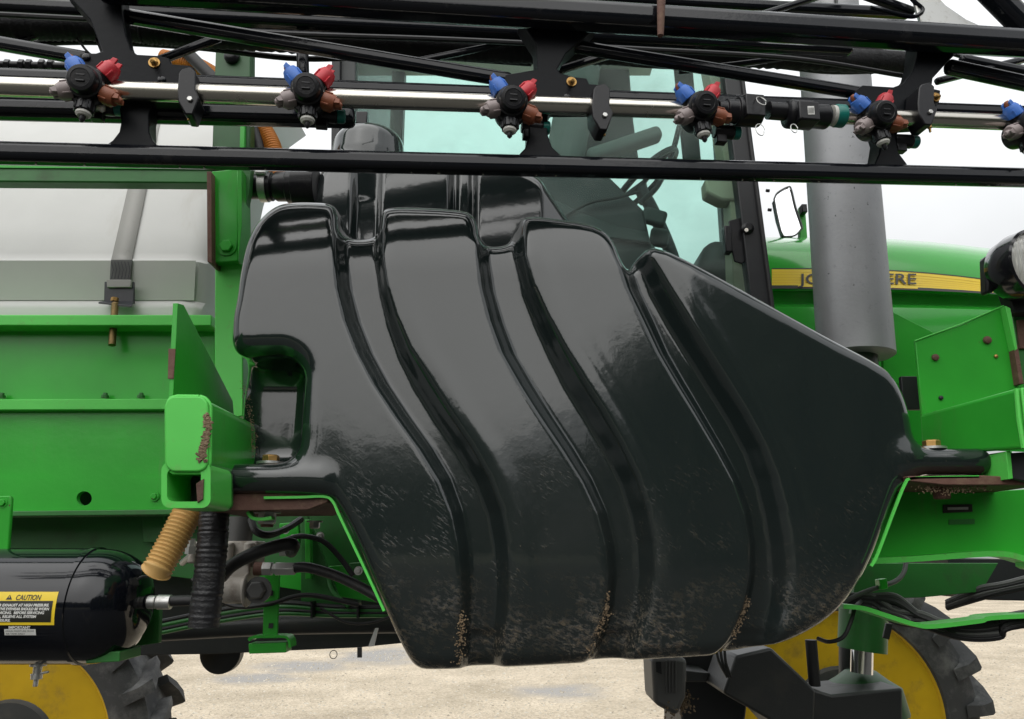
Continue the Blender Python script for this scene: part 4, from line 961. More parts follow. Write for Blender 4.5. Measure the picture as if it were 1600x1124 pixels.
# orange hose and hose fittings between post and tank
corrugated('orange_hose', [(255, 92, 2.35), (285, 98, 2.34), (315, 108, 2.33), (350, 132, 2.32), (385, 168, 2.31), (412, 205, 2.30), (428, 240, 2.29), (440, 300, 2.28)], 0.029, 'orange_hose', sprayer, 0.009, 0.0022, label='orange corrugated hose curving down behind the boom')
pipe('black_hose', [(270, 60, 2.3), (320, 110, 2.29), (370, 160, 2.28), (395, 205, 2.27), (408, 250, 2.27)], 0.02, 'black_rubber', sprayer)
mb = MB().lathe(P(388, 292, 2.2), (1, 0, 0), [(0, 0.038), (0.04, 0.038), (0.04, 0.044), (0.075, 0.044), (0.075, 0.036), (0.09, 0.045), (0.12, 0.045), (0.12, 0.05), (0.14, 0.05), (0.14, 0.06), (0.21, 0.064)], 24)
fit = mb.build('tank_fitting', 'black_plastic', sprayer, 0.002, 2, label='black hose fitting on the left of the upper tank')
MB().lathe(P(408, 292, 2.2), (1, 0, 0), [(0, 0.047), (0.022, 0.047)], 28).build('hose_clamp', 'zinc', fit)
MB().lathe(P(400, 270, 2.15), (1, 0, 0), [(0, 0.008), (0.03, 0.008)], 8).build('clamp_screw', 'zinc', fit)
MB().box(P(566, 187, 2.3) , (0.019, 0.015, 0.022)).build('vent_stub', 'black_plastic', tank, 0.004)
# ------------------------------------------------------------------ cab
NY, FY = 2.62, 3.9
cab = plate('cab', [(548, -175), (1100, -175), (1100, -190), (548, -190)], NY, FY - NY, 'headliner', sprayer, 0, label='operator cab with teal tinted glass')
def pillar(pts, Y, thick, mat, name='cab_pillar', label=None): return plate(name, pts, Y, thick, mat, cab, 0.004, label)
pillar([(519, -60), (532, -60), (530, 420), (516, 420)], NY - 0.03, 0.06, 'interior', label='dark rear corner pillar of the cab')
pillar([(533, -60), (556, -60), (554, 420), (531, 420)], NY - 0.01, 0.05, 'interior_grey')
pillar([(1108, -80), (1136, -80), (1206, 470), (1222, 560), (1186, 560), (1168, 420)], NY - 0.03, 0.06, 'interior', label='dark front pillar of the cab')
MB().tube([P(1134, -80, NY - 0.035), P(1170, 200, NY - 0.035), P(1212, 520, NY - 0.035)], 0.008, 8).build('door_seal', 'black_rubber', cab)
plate('window', [(545, -185), (1104, -185), (1196, 480), (1196, 560), (545, 560)], NY, 0.005, 'glass', cab, 0, label='teal tinted side window of the cab')
# far side glass, windshield and rear glass
XL, XR = P(525, 300, NY).x, 1.15
zb, zt = P(800, 480, NY).z, P(800, -75, NY).z + 0.45
MB().prism([Vector((XL, FY, zb)), Vector((XR, FY, zb)), Vector((XR, FY, zt)), Vector((XL, FY, zt))], (0, 0.005, 0)).build('window', 'glass', cab, label='far side window of the cab')
MB().prism([Vector((0.88, NY + 0.08, 3.14)), Vector((XR, 3.55, 3.14)), Vector((XR - 0.06, 3.55, zt)), Vector((0.80, NY + 0.08, zt))], (0.005, 0, 0)).build('windshield', 'glass', cab)
MB().prism([Vector((XR, 3.55, 3.14)), Vector((XR, FY, 3.14)), Vector((XR - 0.06, FY, zt)), Vector((XR - 0.06, 3.55, zt))], (0.005, 0, 0)).build('windshield', 'glass', cab)
MB().prism([Vector((XL, NY + 0.06, zb)), Vector((XL, FY, zb)), Vector((XL, FY, zt)), Vector((XL, NY + 0.06, zt))], (0.005, 0, 0)).build('rear_window', 'glass', cab)
for xx in (XL, XR): MB().box((xx, FY, (zb + zt) / 2), (0.04, 0.04, (zt - zb) / 2)).build('cab_pillar', 'interior', cab, 0.006)
MB().box(((XL + XR) / 2, (NY + FY) / 2 + 0.05, zb - 0.22), ((XR - XL) / 2 - 0.2, (FY - NY) / 2 - 0.05, 0.2)).build('cab_floor', 'interior', cab, 0.01)
MB().box(((XL + XR) / 2, (NY + FY) / 2, zt + 0.10), ((XR - XL) / 2 + 0.08, (FY - NY) / 2 + 0.1, 0.07)).build('cab_roof', 'green_hood', cab, 0.03, 3)
# beige front trim inside
pillar([(1098, 60), (1130, 60), (1186, 500), (1148, 500), (1140, 300), (1120, 180)], NY + 0.10, 0.10, 'beige', 'cab_trim', 'beige inner trim of the front pillar')
plate('cab_trim', [(1102, 278), (1158, 276), (1158, 300), (1150, 313), (1128, 312), (1104, 300)], NY + 0.09, 0.08, 'beige', cab, 0.008)
# latch on the pillar
plate('door_latch', [(1139, 345), (1166, 338), (1170, 358), (1172, 400), (1160, 412), (1148, 408), (1141, 380)], NY - 0.012, 0.01, 'black_plastic', cab, 0.002)
MB().lathe(P(1166, 360, NY - 0.015), (0, -1, 0), [(0, 0.022), (0.02, 0.022), (0.03, 0.012)], 18).build('latch_knob', 'black_plastic', cab)
MB().lathe(P(1166, 360, NY - 0.046), (0, -1, 0), [(0, 0.008), (0.003, 0.007)], 12).build('latch_pin', 'steel', cab)
MB().box(P(1136, 376, NY - 0.01), (0.012, 0.02, 0.05)).build('latch_arm', 'black_plastic', cab, 0.004)
# dark console and door card low down
plate('console', [(835, 262), (938, 262), (1006, 328), (1022, 400), (1030, 470), (835, 470)], NY + 0.12, 0.5, 'interior', cab, 0.01, 'dark console inside the cab')
plate('console_panel', [(842, 300), (905, 330), (960, 352), (1012, 362), (1016, 380), (950, 372), (880, 352), (842, 330)], NY + 0.10, 0.02, 'interior_grey', cab, 0.006)
MB().tube(spline([P(870, 345, NY + .09), P(920, 318, NY + .09), P(960, 310, NY + .09), P(1000, 300, NY + .09)], 6), 0.006, 8).build('cable', 'black_rubber', cab)
# seat: headrest, back, cushion
def soft(name, c, h, mat, parent, tilt=0.0):
    m_ = MB().box(c, h, (Vector((math.cos(tilt), 0, -math.sin(tilt))), Vector((0, 1, 0)), Vector((math.sin(tilt), 0, math.cos(tilt)))))
    return m_.build(name, mat, parent, min(h) * 0.75, 4)
soft('seat_backrest', P(890, 215, 3.3), (0.085, 0.25, 0.34), 'seat', cab, 0.18)
soft('seat_headrest', P(868, 60, 3.3), (0.06, 0.14, 0.11), 'seat', cab, 0.15)
soft('seat_cushion', P(930, 430, 3.3), (0.24, 0.25, 0.07), 'seat', cab, 0.0)
soft('armrest', P(975, 228, 3.08), (0.17, 0.04, 0.03), 'seat', cab, -0.35)
# far wall of the cab: door frame round a smaller pane
plate('far_door_panel', [(862, 40), (978, 40), (990, 190), (1000, 262), (930, 262), (880, 200)], FY - 0.06, 0.03, 'interior_grey', cab, 0.01)
plate('far_door_panel', [(1046, 30), (1076, 30), (1096, 250), (1068, 250)], FY - 0.06, 0.03, 'interior_grey', cab, 0.01)
MB().tube(spline([P(1062, 196, 3.1), P(1050, 240, 3.1), P(1028, 290, 3.1), P(1000, 318, 3.1)], 5), 0.012, 8).build('grab_rail', 'interior', cab)
# steering column, wheel, monitor
MB().tube(spline([P(1066, 470, 3.2), P(1050, 400, 3.2), P(1020, 330, 3.2), P(1000, 295, 3.2)], 5), 0.03, 10).build('steering_column', 'interior', cab)
c = P(1006, 285, 3.2); a1 = Vector((0, 1, 0)); a2 = Vector((0.75, 0, 0.66))
MB().tube([c + (a1 * math.cos(t_) + a2 * math.sin(t_)) * 0.19 for t_ in [2 * math.pi * i / 32 for i in range(33)]], 0.014, 8).build('steering_wheel', 'interior', cab)
for t_ in (0.3, 2.4, 4.5): MB().tube([c, c + (a1 * math.cos(t_) + a2 * math.sin(t_)) * 0.19], 0.011, 8).build('wheel_spoke', 'interior', cab)
soft('monitor', P(1022, 340, 3.0), (0.05, 0.02, 0.035), 'interior_grey', cab, 0.3)
soft('monitor', P(1030, 372, 3.1), (0.04, 0.02, 0.04), 'interior_grey', cab, 0.2)
soft('dashboard', P(1100, 455, 3.4), (0.10, 0.4, 0.09), 'interior_grey', cab, 0.3)
# wiper-arm style decal: small running figure sticker on the pillar glass
sy = NY - 0.004
for pts in ([(1119, 141), (1127, 141)], [(1123, 142), (1121, 148), (1117, 152)], [(1121, 148), (1126, 152)], [(1119, 145), (1124, 146), (1128, 144)]):
    MB().tube([P(x, y, sy) for x, y in pts], 0.002, 5).build('exit_sticker', 'decal_black', cab)
# ------------------------------------------------------------------ hood
def hood_dy(x): return 0.0 if x < 1290 else ((x - 1290) / 300.0) ** 2 * 24
sect = [(374, 3.75), (371, 3.45), (372, 3.25), (376, 3.14), (383, 3.08), (392, 3.05), (418, 3.02), (420.5, 3.02), (447, 3.00), (452, 3.00), (455, 3.01), (457, 3.04), (474, 3.05), (477, 3.02), (480, 2.985), (490, 2.98), (560, 2.97), (700, 2.97)]
xs_h = [1192, 1206, 1250, 1300, 1350, 1400, 1450, 1500, 1540, 1580, 1640, 1700, 1800, 1900, 2000]
rows = []
for x in xs_h:
    b = 0.0 if x < 1500 else ((x - 1500) / 300.0) ** 2 * 0.25
    rows.append([P(x, y + hood_dy(x) * (1 if y < 430 else max(0.25, 1 - (y - 430) / 40)), Y + b) for y, Y in sect])
hood = loft('hood', rows, 'green_hood', sprayer, 'glossy green engine hood with yellow stripe', angle=28)
def stripe_rows(y0_, y1_, lift_, xs):
    r_ = []
    for x in xs:
        b = 0.0 if x < 1500 else ((x - 1500) / 300.0) ** 2 * 0.25
        def yy(y): return y + hood_dy(x) * (1 if y < 430 else max(0.25, 1 - (y - 430) / 40))
        def Yh(y): return 3.02 - (y - 420.5) / 26.5 * 0.02 + b - lift_
        r_.append([P(x, yy(y), Yh(y)) for y in np.linspace(y0_, y1_, 4)])
    return r_
loft('hood_stripe', stripe_rows(420.5, 446, 0.004, xs_h[1:]), 'yellow_decal', hood, 'yellow stripe along the hood')
for y in (419.2, 446.2): loft('stripe_edge', stripe_rows(y, y + (1.6 if y < 430 else 5), 0.005, xs_h[1:]), 'decal_black', hood)
for k in range(5): loft('stripe_line', stripe_rows(425 + k * 4.2, 425.6 + k * 4.2, 0.0055, xs_h[1:]), material('stripe_line_%d' % k, (0.72, 0.46, 0.02), 0.4), hood)
loft('stripe_tab', stripe_rows(443, 448.5, 0.0065, [1247, 1290, 1340, 1390, 1434]), 'yellow_decal', hood)
v, f = text_geo('JOHN DEERE', 0.05, 0.0006); w_ = max(q.x for q in v); hh = max(q.y for q in v)
def on_hood(u_, t_):
    x = 1250 + u_ * (1432 - 1250); y = 444 - t_ * 16.5
    return P(x, y, 3.02 - (y - 420.5) / 26.5 * 0.02 - 0.009)
MB().add([on_hood(q.x / w_, q.y / hh) for q in v], f).build('hood_lettering', 'decal_black', hood, smooth=False, label='black lettering on the yellow hood stripe')
# ------------------------------------------------------------------ exhaust stack
MB().tube([P(1338, 562, 2.66), P(1338 - 2, 540, 2.66), P(1292, -30, 2.66)], 0.0, 8)
b0, t0_ = P(1338, 558, 2.66), P(1291, -60, 2.66); axis = t0_ - b0; r0 = 57 * mpp(1338, 540, 2.66)
stack = MB().lathe(b0, axis, [(0.0, r0 * 0.93), (0.006, r0), (axis.length * 0.5, r0 * 0.985), (axis.length * 0.82, r0 * 0.98)], 48).build('exhaust_stack', 'muffler', sprayer, angle=40, label='dull grey exhaust stack in front of the hood')
MB().lathe(b0 + axis * 0.82, axis, [(0, r0 * 0.9), (0.01, r0 * 0.82), (axis.length * 0.18, r0 * 0.82)], 40).build('stack_pipe', 'muffler', stack)
MB().lathe(b0 - axis.normalized() * 0.2, axis, [(0, r0 * 0.5), (0.2, r0 * 0.55)], 24).build('stack_inlet', 'dark_steel', stack)
for xx in (1268, 1304): MB().tube([P(xx, -40, 2.55), P(xx + 4, 25, 2.55)], 0.006, 8).build('stack_guard_rod', 'dark_steel', stack)
# ------------------------------------------------------------------ mirror
mr_ = [(1213, 307), (1219, 296), (1236, 286), (1241, 290), (1246, 320), (1254, 352), (1252, 358), (1242, 368), (1224, 369), (1217, 340)]
mpts = [P(x, y, 3.30) for x, y in mr_]; mz = min(p.z for p in mpts)
for p in mpts: p.y += (p.z - mz) * 0.16          # tipped towards the sky
mc = sum(mpts, Vector()) / len(mpts)
mir = MB().prism([mc + (p - mc) * 0.97 + Vector((0, 0.012, 0)) for p in mpts], (0, 0.03, 0)).build('side_mirror', 'black_plastic', sprayer, 0.004, label='side mirror left of the exhaust stack')
MB().prism([mc + (p - mc) * 0.98 + Vector((0, 0.004, 0)) for p in mpts], (0, 0.004, 0)).build('mirror_glass', 'mirror', mir)
MB().tube(spline(mpts + mpts[:1], 3), 0.004, 8).build('mirror_frame', 'grey_plastic', mir)
plate('mirror_bracket', [(1250, 322), (1258, 322), (1262, 376), (1250, 376)], 3.34, 0.03, 'green', mir, 0.002)
MB().box(P(1255, 328, 3.32), (0.012, 0.02, 0.02)).build('mirror_joint', 'black_plastic', mir, 0.003)
for yy in (298, 328): MB().lathe(P(1197 + (yy - 298) * 0.1, yy, NY - 0.02), (1, 0, -0.1), [(0, 0.006), (0.012, 0.006)], 8).build('door_stud', 'black_plastic', cab)
# ------------------------------------------------------------------ work light
lc = P(1606, 416, 2.30); la = Vector((0.30, -1.0, -0.05)).normalized(); lr = 52 * mpp(1600, 416, 2.3)
lamp = MB().lathe(lc, la, [(-0.13, 0.035), (-0.11, 0.06), (-0.07, lr * 0.92), (-0.02, lr * 1.05), (0.03, lr * 1.06), (0.034, lr * 0.98), (0.026, lr * 0.92)], 40).build('work_light', material('lamp_black', (0.012, 0.012, 0.016), 0.18, coat=0.5), sprayer, angle=40, label='round black work light at the right picture edge')
MB().lathe(lc, la, [(0.02, 0.001), (0.036, lr * 0.4), (0.033, lr * 0.8), (0.026, lr * 0.93)], 40, False).build('light_lens', 'lens', lamp)
plate('light_bracket', [(1540, 400), (1552, 396), (1556, 455), (1542, 458)], 2.34, 0.04, 'black_plastic', lamp, 0.008)
plate('light_foot', [(1572, 452), (1640, 452), (1640, 490), (1585, 488)], 2.36, 0.05, 'interior', lamp, 0.004)
# ------------------------------------------------------------------ bracket plate and outrigger at the right
rp = plate('side_plate', [(1430, 532), (1500, 508), (1566, 478), (1576, 480), (1582, 496), (1600, 600), (1596, 645), (1442, 660)], 2.32, 0.012, 'green', sprayer, 0.002, label='green bracket plate with rusty bolts at the right')
MB().prism([P(1571, 478, 2.29), P(1579, 482, 2.29), P(1590, 545, 2.29), P(1586, 548, 2.29)], (0, 0.03, 0)).build('plate_flange', 'green_lit', rp, 0.001)
MB().prism([P(1584, 540, 2.292), P(1590, 538, 2.292), P(1600, 600, 2.292), P(1593, 600, 2.292)], (0, 0.03, 0)).build('plate_edge', 'rust', rp, 0.001)
MB().tube(spline([P(1429, 533, 2.316), P(1448, 526, 2.316), P(1500, 507, 2.316), P(1568, 478, 2.316)], 5), 0.0022, 6).build('plate_rim', 'green_lit', rp)
for x, y, r_, mt in ((1542, 532, 0.0125, 'rust'), (1461, 559, 0.011, 'rust'), (1556, 557, 0.006, 'brass'), (1470, 622, 0.007, 'interior')):
    MB().lathe(P(x, y, 2.318), (0, -1, 0), [(0, r_), (r_ * 0.6, r_ * 0.9), (r_ * 0.9, r_ * 0.4)], 14).build('plate_bolt', mt, rp)
plate('rear_box', [(1582, 490), (1700, 486), (1700, 660), (1600, 660)], 2.42, 0.05, 'green_dirty', sprayer, 0.004)
plate('rear_box_panel', [(1590, 500), (1700, 496), (1700, 545), (1594, 545)], 2.41, 0.01, 'rust', sprayer, 0.002)
plate('inner_frame', [(1408, 588), (1440, 588), (1446, 640), (1412, 640)], 2.52, 0.02, 'interior', sprayer, 0.002)
plate('inner_frame', [(1380, 480), (1460, 520), (1440, 600), (1380, 600)], 2.75, 0.02, 'green', sprayer, 0.002)
# right outrigger beam: runs from the tank towards the viewer
e0 = [P(1588, 606, 1.78), P(1660, 604, 1.78), P(1662, 690, 1.78), P(1600, 703, 1.78)]
e1 = [P(1436, 648, 2.18), P(1500, 646, 2.18), P(1500, 712, 2.18), P(1440, 712, 2.18)]
rb = MB().add(e0 + e1, [(0, 1, 2, 3), (7, 6, 5, 4), (0, 4, 5, 1), (1, 5, 6, 2), (2, 6, 7, 3), (3, 7, 4, 0)]).build('outrigger_beam', 'green', sprayer, 0.010, 3, label='green rectangular beam pointing at the viewer right of the tank')
MB().tube([e0[0] + Vector((0.003, 0.004, -0.002)), e0[0].lerp(e0[3], 0.5) + Vector((0.0, 0.004, 0)), e0[3] + Vector((0.003, 0.004, 0.004))], 0.006, 8).build('weld_bead', 'green_lit', rb)
MB().prism([p + Vector((0, -0.009, 0)) for p in (P(1592, 607, 1.78), P(1662, 606, 1.78), P(1662, 690, 1.78), P(1603, 701, 1.78))], (0, 0.008, 0)).build('beam_cap', 'green_lit', rb, 0.003)
# shelf and cradle, right
plate('cradle_block', [(1530, 712), (1582, 704), (1584, 746), (1532, 748)], 1.98, 0.12, 'green', sprayer, 0.003)
plate('beam_tube', [(1578, 708), (1640, 704), (1640, 760), (1582, 748)], 1.86, 0.02, 'interior', sprayer, 0.002)
MB().prism([P(1572, 706, 1.85), P(1579, 704, 1.85), P(1583, 748, 1.85), P(1576, 749, 1.85)], (0, 0.1, 0)).build('tube_rim', 'green_lit', sprayer, 0.001)
MB().prism([P(1418, 744, 1.88), P(1535, 743, 1.88), P(1640, 748, 1.88), P(1640, 758, 1.88), P(1478, 758, 1.88), P(1422, 752, 1.88)], (0, 0.26, 0)).build('cradle_shelf', 'rust', sprayer, 0.002, label='rusty shelf carrying the right foot of the tank')
strip('cradle_strap', [(1530, 745), (1460, 746), (1424, 748), (1415, 756), (1400, 792), (1372, 866), (1362, 885)], 1.88, 4, 0.006, 'green_lit', sprayer, 'bent green strap following the right lower edge of the tank')
mud_crust([(1436, 760, 1.9), (1480, 764, 1.9), (1510, 760, 1.9), (1545, 757, 1.9)], 0.008, parent=tank)
hex_bolt('cradle_bolt', P(1470, 762, 1.95), (0, 0, -1), 0.020, 0.028, 'rust', sprayer)
sp_ = plate('side_panel', [(1404, 766), (1520, 770), (1640, 762), (2050, 760), (2050, 900), (1600, 870), (1500, 864), (1350, 874)], 2.10, 0.012, 'green', sprayer, 0.002, label='large green side panel below the right shelf')
plate('serial_plate', [(1474, 789), (1519, 788), (1520, 800), (1474, 802)], 2.096, 0.004, 'decal_black', sp_, 0.0005)
plate('serial_plate_face', [(1481, 793), (1513, 792.5), (1513, 796.5), (1481, 797)], 2.0945, 0.002, 'zinc', sp_, 0)
plate('faded_label', [(1483, 812), (1523, 811), (1523, 819), (1483, 820)], 2.0965, 0.0035, 'green_dirty', sp_, 0)
strip('panel_lip', [(1362, 877), (1440, 873), (1520, 867), (1570, 866), (1610, 876), (1660, 890), (2050, 905)], 2.06, 9, 0.06, 'green_lit', sprayer, 'bright green lower lip of the side panel')
# ------------------------------------------------------------------ under the panel: inner wall, wires, cable tray
plate('inner_wall', [(1340, 880), (1560, 880), (1534, 925), (1440, 934), (1360, 936), (1330, 960)], 2.5, 0.02, 'green_dirty', sprayer, 0.002)
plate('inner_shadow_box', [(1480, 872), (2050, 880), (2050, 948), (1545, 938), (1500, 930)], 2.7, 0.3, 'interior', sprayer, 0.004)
pipe('steel_line', [(1300, 950, 2.3), (1345, 928, 2.3), (1378, 916, 2.3), (1400, 908, 2.32), (1412, 895, 2.34), (1416, 878, 2.36)], 0.0065, 'grey_plastic', sprayer, 10, label='thin grey line clipped under the side panel')
plate('line_clip', [(1374, 906), (1386, 904), (1388, 920), (1376, 922)], 2.28, 0.03, 'green', sprayer, 0.002)
for k in range(9):
    o_ = (k - 4) * 3.4; j = random.uniform(-7, 7)
    pipe('wire_bundle_strand', [(1320, 938 + o_ * 0.7, 2.32), (1360, 939 + o_ + j, 2.3), (1400, 952 + o_ * 1.2 - j, 2.27), (1440, 968 + o_ + j, 2.25), (1500, 985 + o_ * 0.8, 2.22), (1560, 982 + o_, 2.2), (1620, 965 + o_ + j, 2.18), (2050, 945 + o_, 2.18)], random.uniform(0.005, 0.0105), 'black_rubber' if k % 3 else 'grey_plastic', sprayer, 8)
strip('cable_tray', [(1318, 948), (1350, 951), (1385, 962), (1430, 976), (1460, 979), (1530, 971), (1600, 963), (2050, 950)], 2.13, 7, 0.07, 'green_lit', sprayer, 'bent green cable tray edge under the wires')
for k in range(4):
    pipe('loose_cable', [(1480, 950 - k * 3, 2.6), (1530, 935 - k * 5, 2.5), (1580, 922 - k * 4, 2.45), (1700, 900 - k * 8, 2.4)], 0.009, 'grey_plastic' if k % 2 else 'black_rubber', sprayer, 8)
pipe('loose_cable', [(1345, 940, 2.28), (1336, 950, 2.2), (1330, 970, 2.18), (1318, 995, 2.18), (1296, 1003, 2.2), (1278, 998, 2.24)], 0.0055, 'black_rubber', sprayer, 8)
plate('dark_post', [(1402, 878), (1418, 878), (1398, 960), (1386, 958)], 2.55, 0.03, 'dark_steel', sprayer, 0.003)
# suspension strut
MB().tube([P(1349, 955, 3.3), P(1347, 1016, 3.3)], 0.092, 24).build('strut_sleeve', 'green_dirty', sprayer, label='green sleeve of the suspension strut')
MB().tube([P(1347, 1010, 3.3), P(1346, 1052, 3.3)], 0.042, 24).build('strut_rod', 'chrome', sprayer, label='bare chrome rod of the suspension strut')
MB().tube([P(1330, 955, 3.6), P(1330, 1070, 3.6)], 0.05, 16).build('strut_guide', 'dark_steel', sprayer)
MB().tube([P(1267, 1000, 3.2), P(1273, 1072, 3.2)], 0.022, 12).build('damper', 'black_rubber', sprayer)
plate('hanging_tab', [(1385, 974), (1396, 975), (1390, 1000), (1380, 997)], 2.6, 0.01, 'dark_steel', sprayer, 0.002)
mb = MB().lathe(P(1344, 1048, 3.4), (0, 0, -1), [(0, 0.06), (0.03, 0.10), (0.06, 0.15), (0.16, 0.17)], 20); mb.build('axle_boot', 'green_dark_shade', sprayer, 0.004)
plate('axle_box', [(1268, 1076), (1300, 1086), (1411, 1075), (1412, 1200), (1262, 1200)], 3.15, 0.3, 'dark_steel', sprayer, 0.01, label='dark axle box in front of the front wheel')
plate('axle_box', [(1150, 1025), (1205, 1012), (1262, 1066), (1275, 1080), (1270, 1200), (1200, 1124), (1130, 1084)], 3.05, 0.3, 'dark_steel', sprayer, 0.01, label='slanting dark axle plate under the tank')
plate('mud_guard', [(1018, 1028), (1060, 1026), (1074, 1030), (1072, 1090), (1058, 1120), (1022, 1100)], 2.9, 0.2, 'grey_plastic', sprayer, 0.015, label='grey plastic guard under the tank')
plate('guard_slot', [(1025, 1034), (1033, 1034), (1034, 1054), (1025, 1050)], 2.896, 0.004, 'interior', sprayer, 0)
for k in range(4): plate('guard_rib', [(1040 + k * 5, 1032), (1042 + k * 5, 1032), (1042 + k * 5, 1080), (1040 + k * 5, 1084)], 2.894, 0.008, 'grey_plastic', sprayer, 0.001)
plate('undercarriage', [(1060, 1005), (1180, 1000), (1165, 1124), (1130, 1200), (1068, 1200)], 3.5, 0.4, 'interior', sprayer, 0.01)
plate('axle_bracket', [(1072, 1048), (1110, 1052), (1104, 1066), (1072, 1066)], 3.3, 0.2, 'dark_steel', sprayer, 0.004)
for k in range(3): pipe('loose_cable', [(1118 + k * 7, 1010, 2.95), (1124 + k * 5, 1035, 2.95), (1136 + k * 3, 1058, 2.98)], 0.005, 'dark_steel', sprayer, 8)
mud_crust([(1046, 1108, 2.9), (1064, 1102, 2.95), (1078, 1095, 3.0)], 0.018, parent=sprayer)
# ------------------------------------------------------------------ wheels (far side of the machine)
def wheel(c, lab, rot):
    RR, RI, W = 0.93, 0.60, 0.40
    # steel disc and rim
    disc = MB().lathe(c + Vector((0, 0.10, 0)), (0, -1, 0), [(0, 0.06), (0.02, 0.16), (0.03, 0.24), (-0.06, 0.34), (-0.10, 0.44), (-0.10, 0.49), (0.02, 0.515), (0.025, 0.535), (0.10, 0.54), (0.12, RI - 0.045), (0.235, RI - 0.04), (0.245, RI - 0.012), (0.28, RI + 0.012), (0.285, RI + 0.024), (0.27, RI + 0.028)], 64).build('wheel', 'yellow_rim', sprayer, angle=25, label=lab)
    prof_ = [(-0.15, RI), (-0.20, RI + 0.03), (-0.205, RI + 0.12), (-0.20, RR - 0.15), (-0.16, RR - 0.09), (0.0, RR - 0.07), (0.16, RR - 0.09), (0.20, RR - 0.15), (0.205, RI + 0.12), (0.20, RI + 0.03), (0.15, RI)]
    mb_ = MB().lathe(c, (0, 1, 0), prof_, 96, False)
    n_ = 22
    for side in (-1, 1):
        for k in range(n_):
            a0 = 2 * math.pi * (k + (0.5 if side > 0 else 0)) / n_ + rot
            def pt(a, y, r): return c + Vector((math.cos(a) * r, y, math.sin(a) * r))
            pts = []
            for (y, da, wd, rt, rb_) in ((0.01 * side, 0.17, 0.034, RR, RR - 0.09), (0.10 * side, 0.10, 0.040, RR + 0.004, RR - 0.10), (0.185 * side, 0.02, 0.050, RR - 0.004, RR - 0.12), (0.205 * side, 0.012, 0.052, RR - 0.03, RR - 0.15), (0.216 * side, 0.004, 0.048, RR - 0.09, RR - 0.19)):
                pts.append([pt(a0 + da - wd, y, rb_), pt(a0 + da - wd * 0.75, y, rt), pt(a0 + da + wd * 0.75, y, rt), pt(a0 + da + wd, y, rb_)])
            v_ = [q for p_ in pts for q in p_]; f_ = [(0, 1, 2, 3), (16, 17, 18, 19)]
            for i in range(4):
                for j in range(3): f_.append((4 * i + j, 4 * i + j + 1, 4 * i + j + 5, 4 * i + j + 4))
                f_.append((4 * i + 3, 4 * i, 4 * i + 4, 4 * i + 7))
            mb_.add(v_, f_)
    mb_.build('tyre', 'tyre', disc, angle=30)
    MB().lathe(c + Vector((0, 0.06, 0)), (0, -1, 0), [(0, 0.45), (0.12, 0.44), (0.17, 0.33), (0.26, 0.28), (0.27, 0.12)], 40).build('hub', 'dark_steel', disc)
    for k in range(10):
        a = 2 * math.pi * k / 10; hex_bolt('wheel_nut', c + Vector((0.26 * math.cos(a), -0.04, 0.26 * math.sin(a))), (0, -1, 0), 0.018, 0.03, 'rust', disc, False)
    return disc
wheel(P(1300, 1113, 5.35), 'yellow front wheel with lugged tyre behind the strut', 0.05)
wheel(P(36, 1166, 5.25), 'yellow rear wheel with lugged tyre under the air tank', 0.12)
# near-side wheels stand just outside the picture; they show in the tank and shade the yard
wheel(Vector((-2.75, 1.45, 0.93)), 'near rear wheel beyond the left picture edge', 0.0)
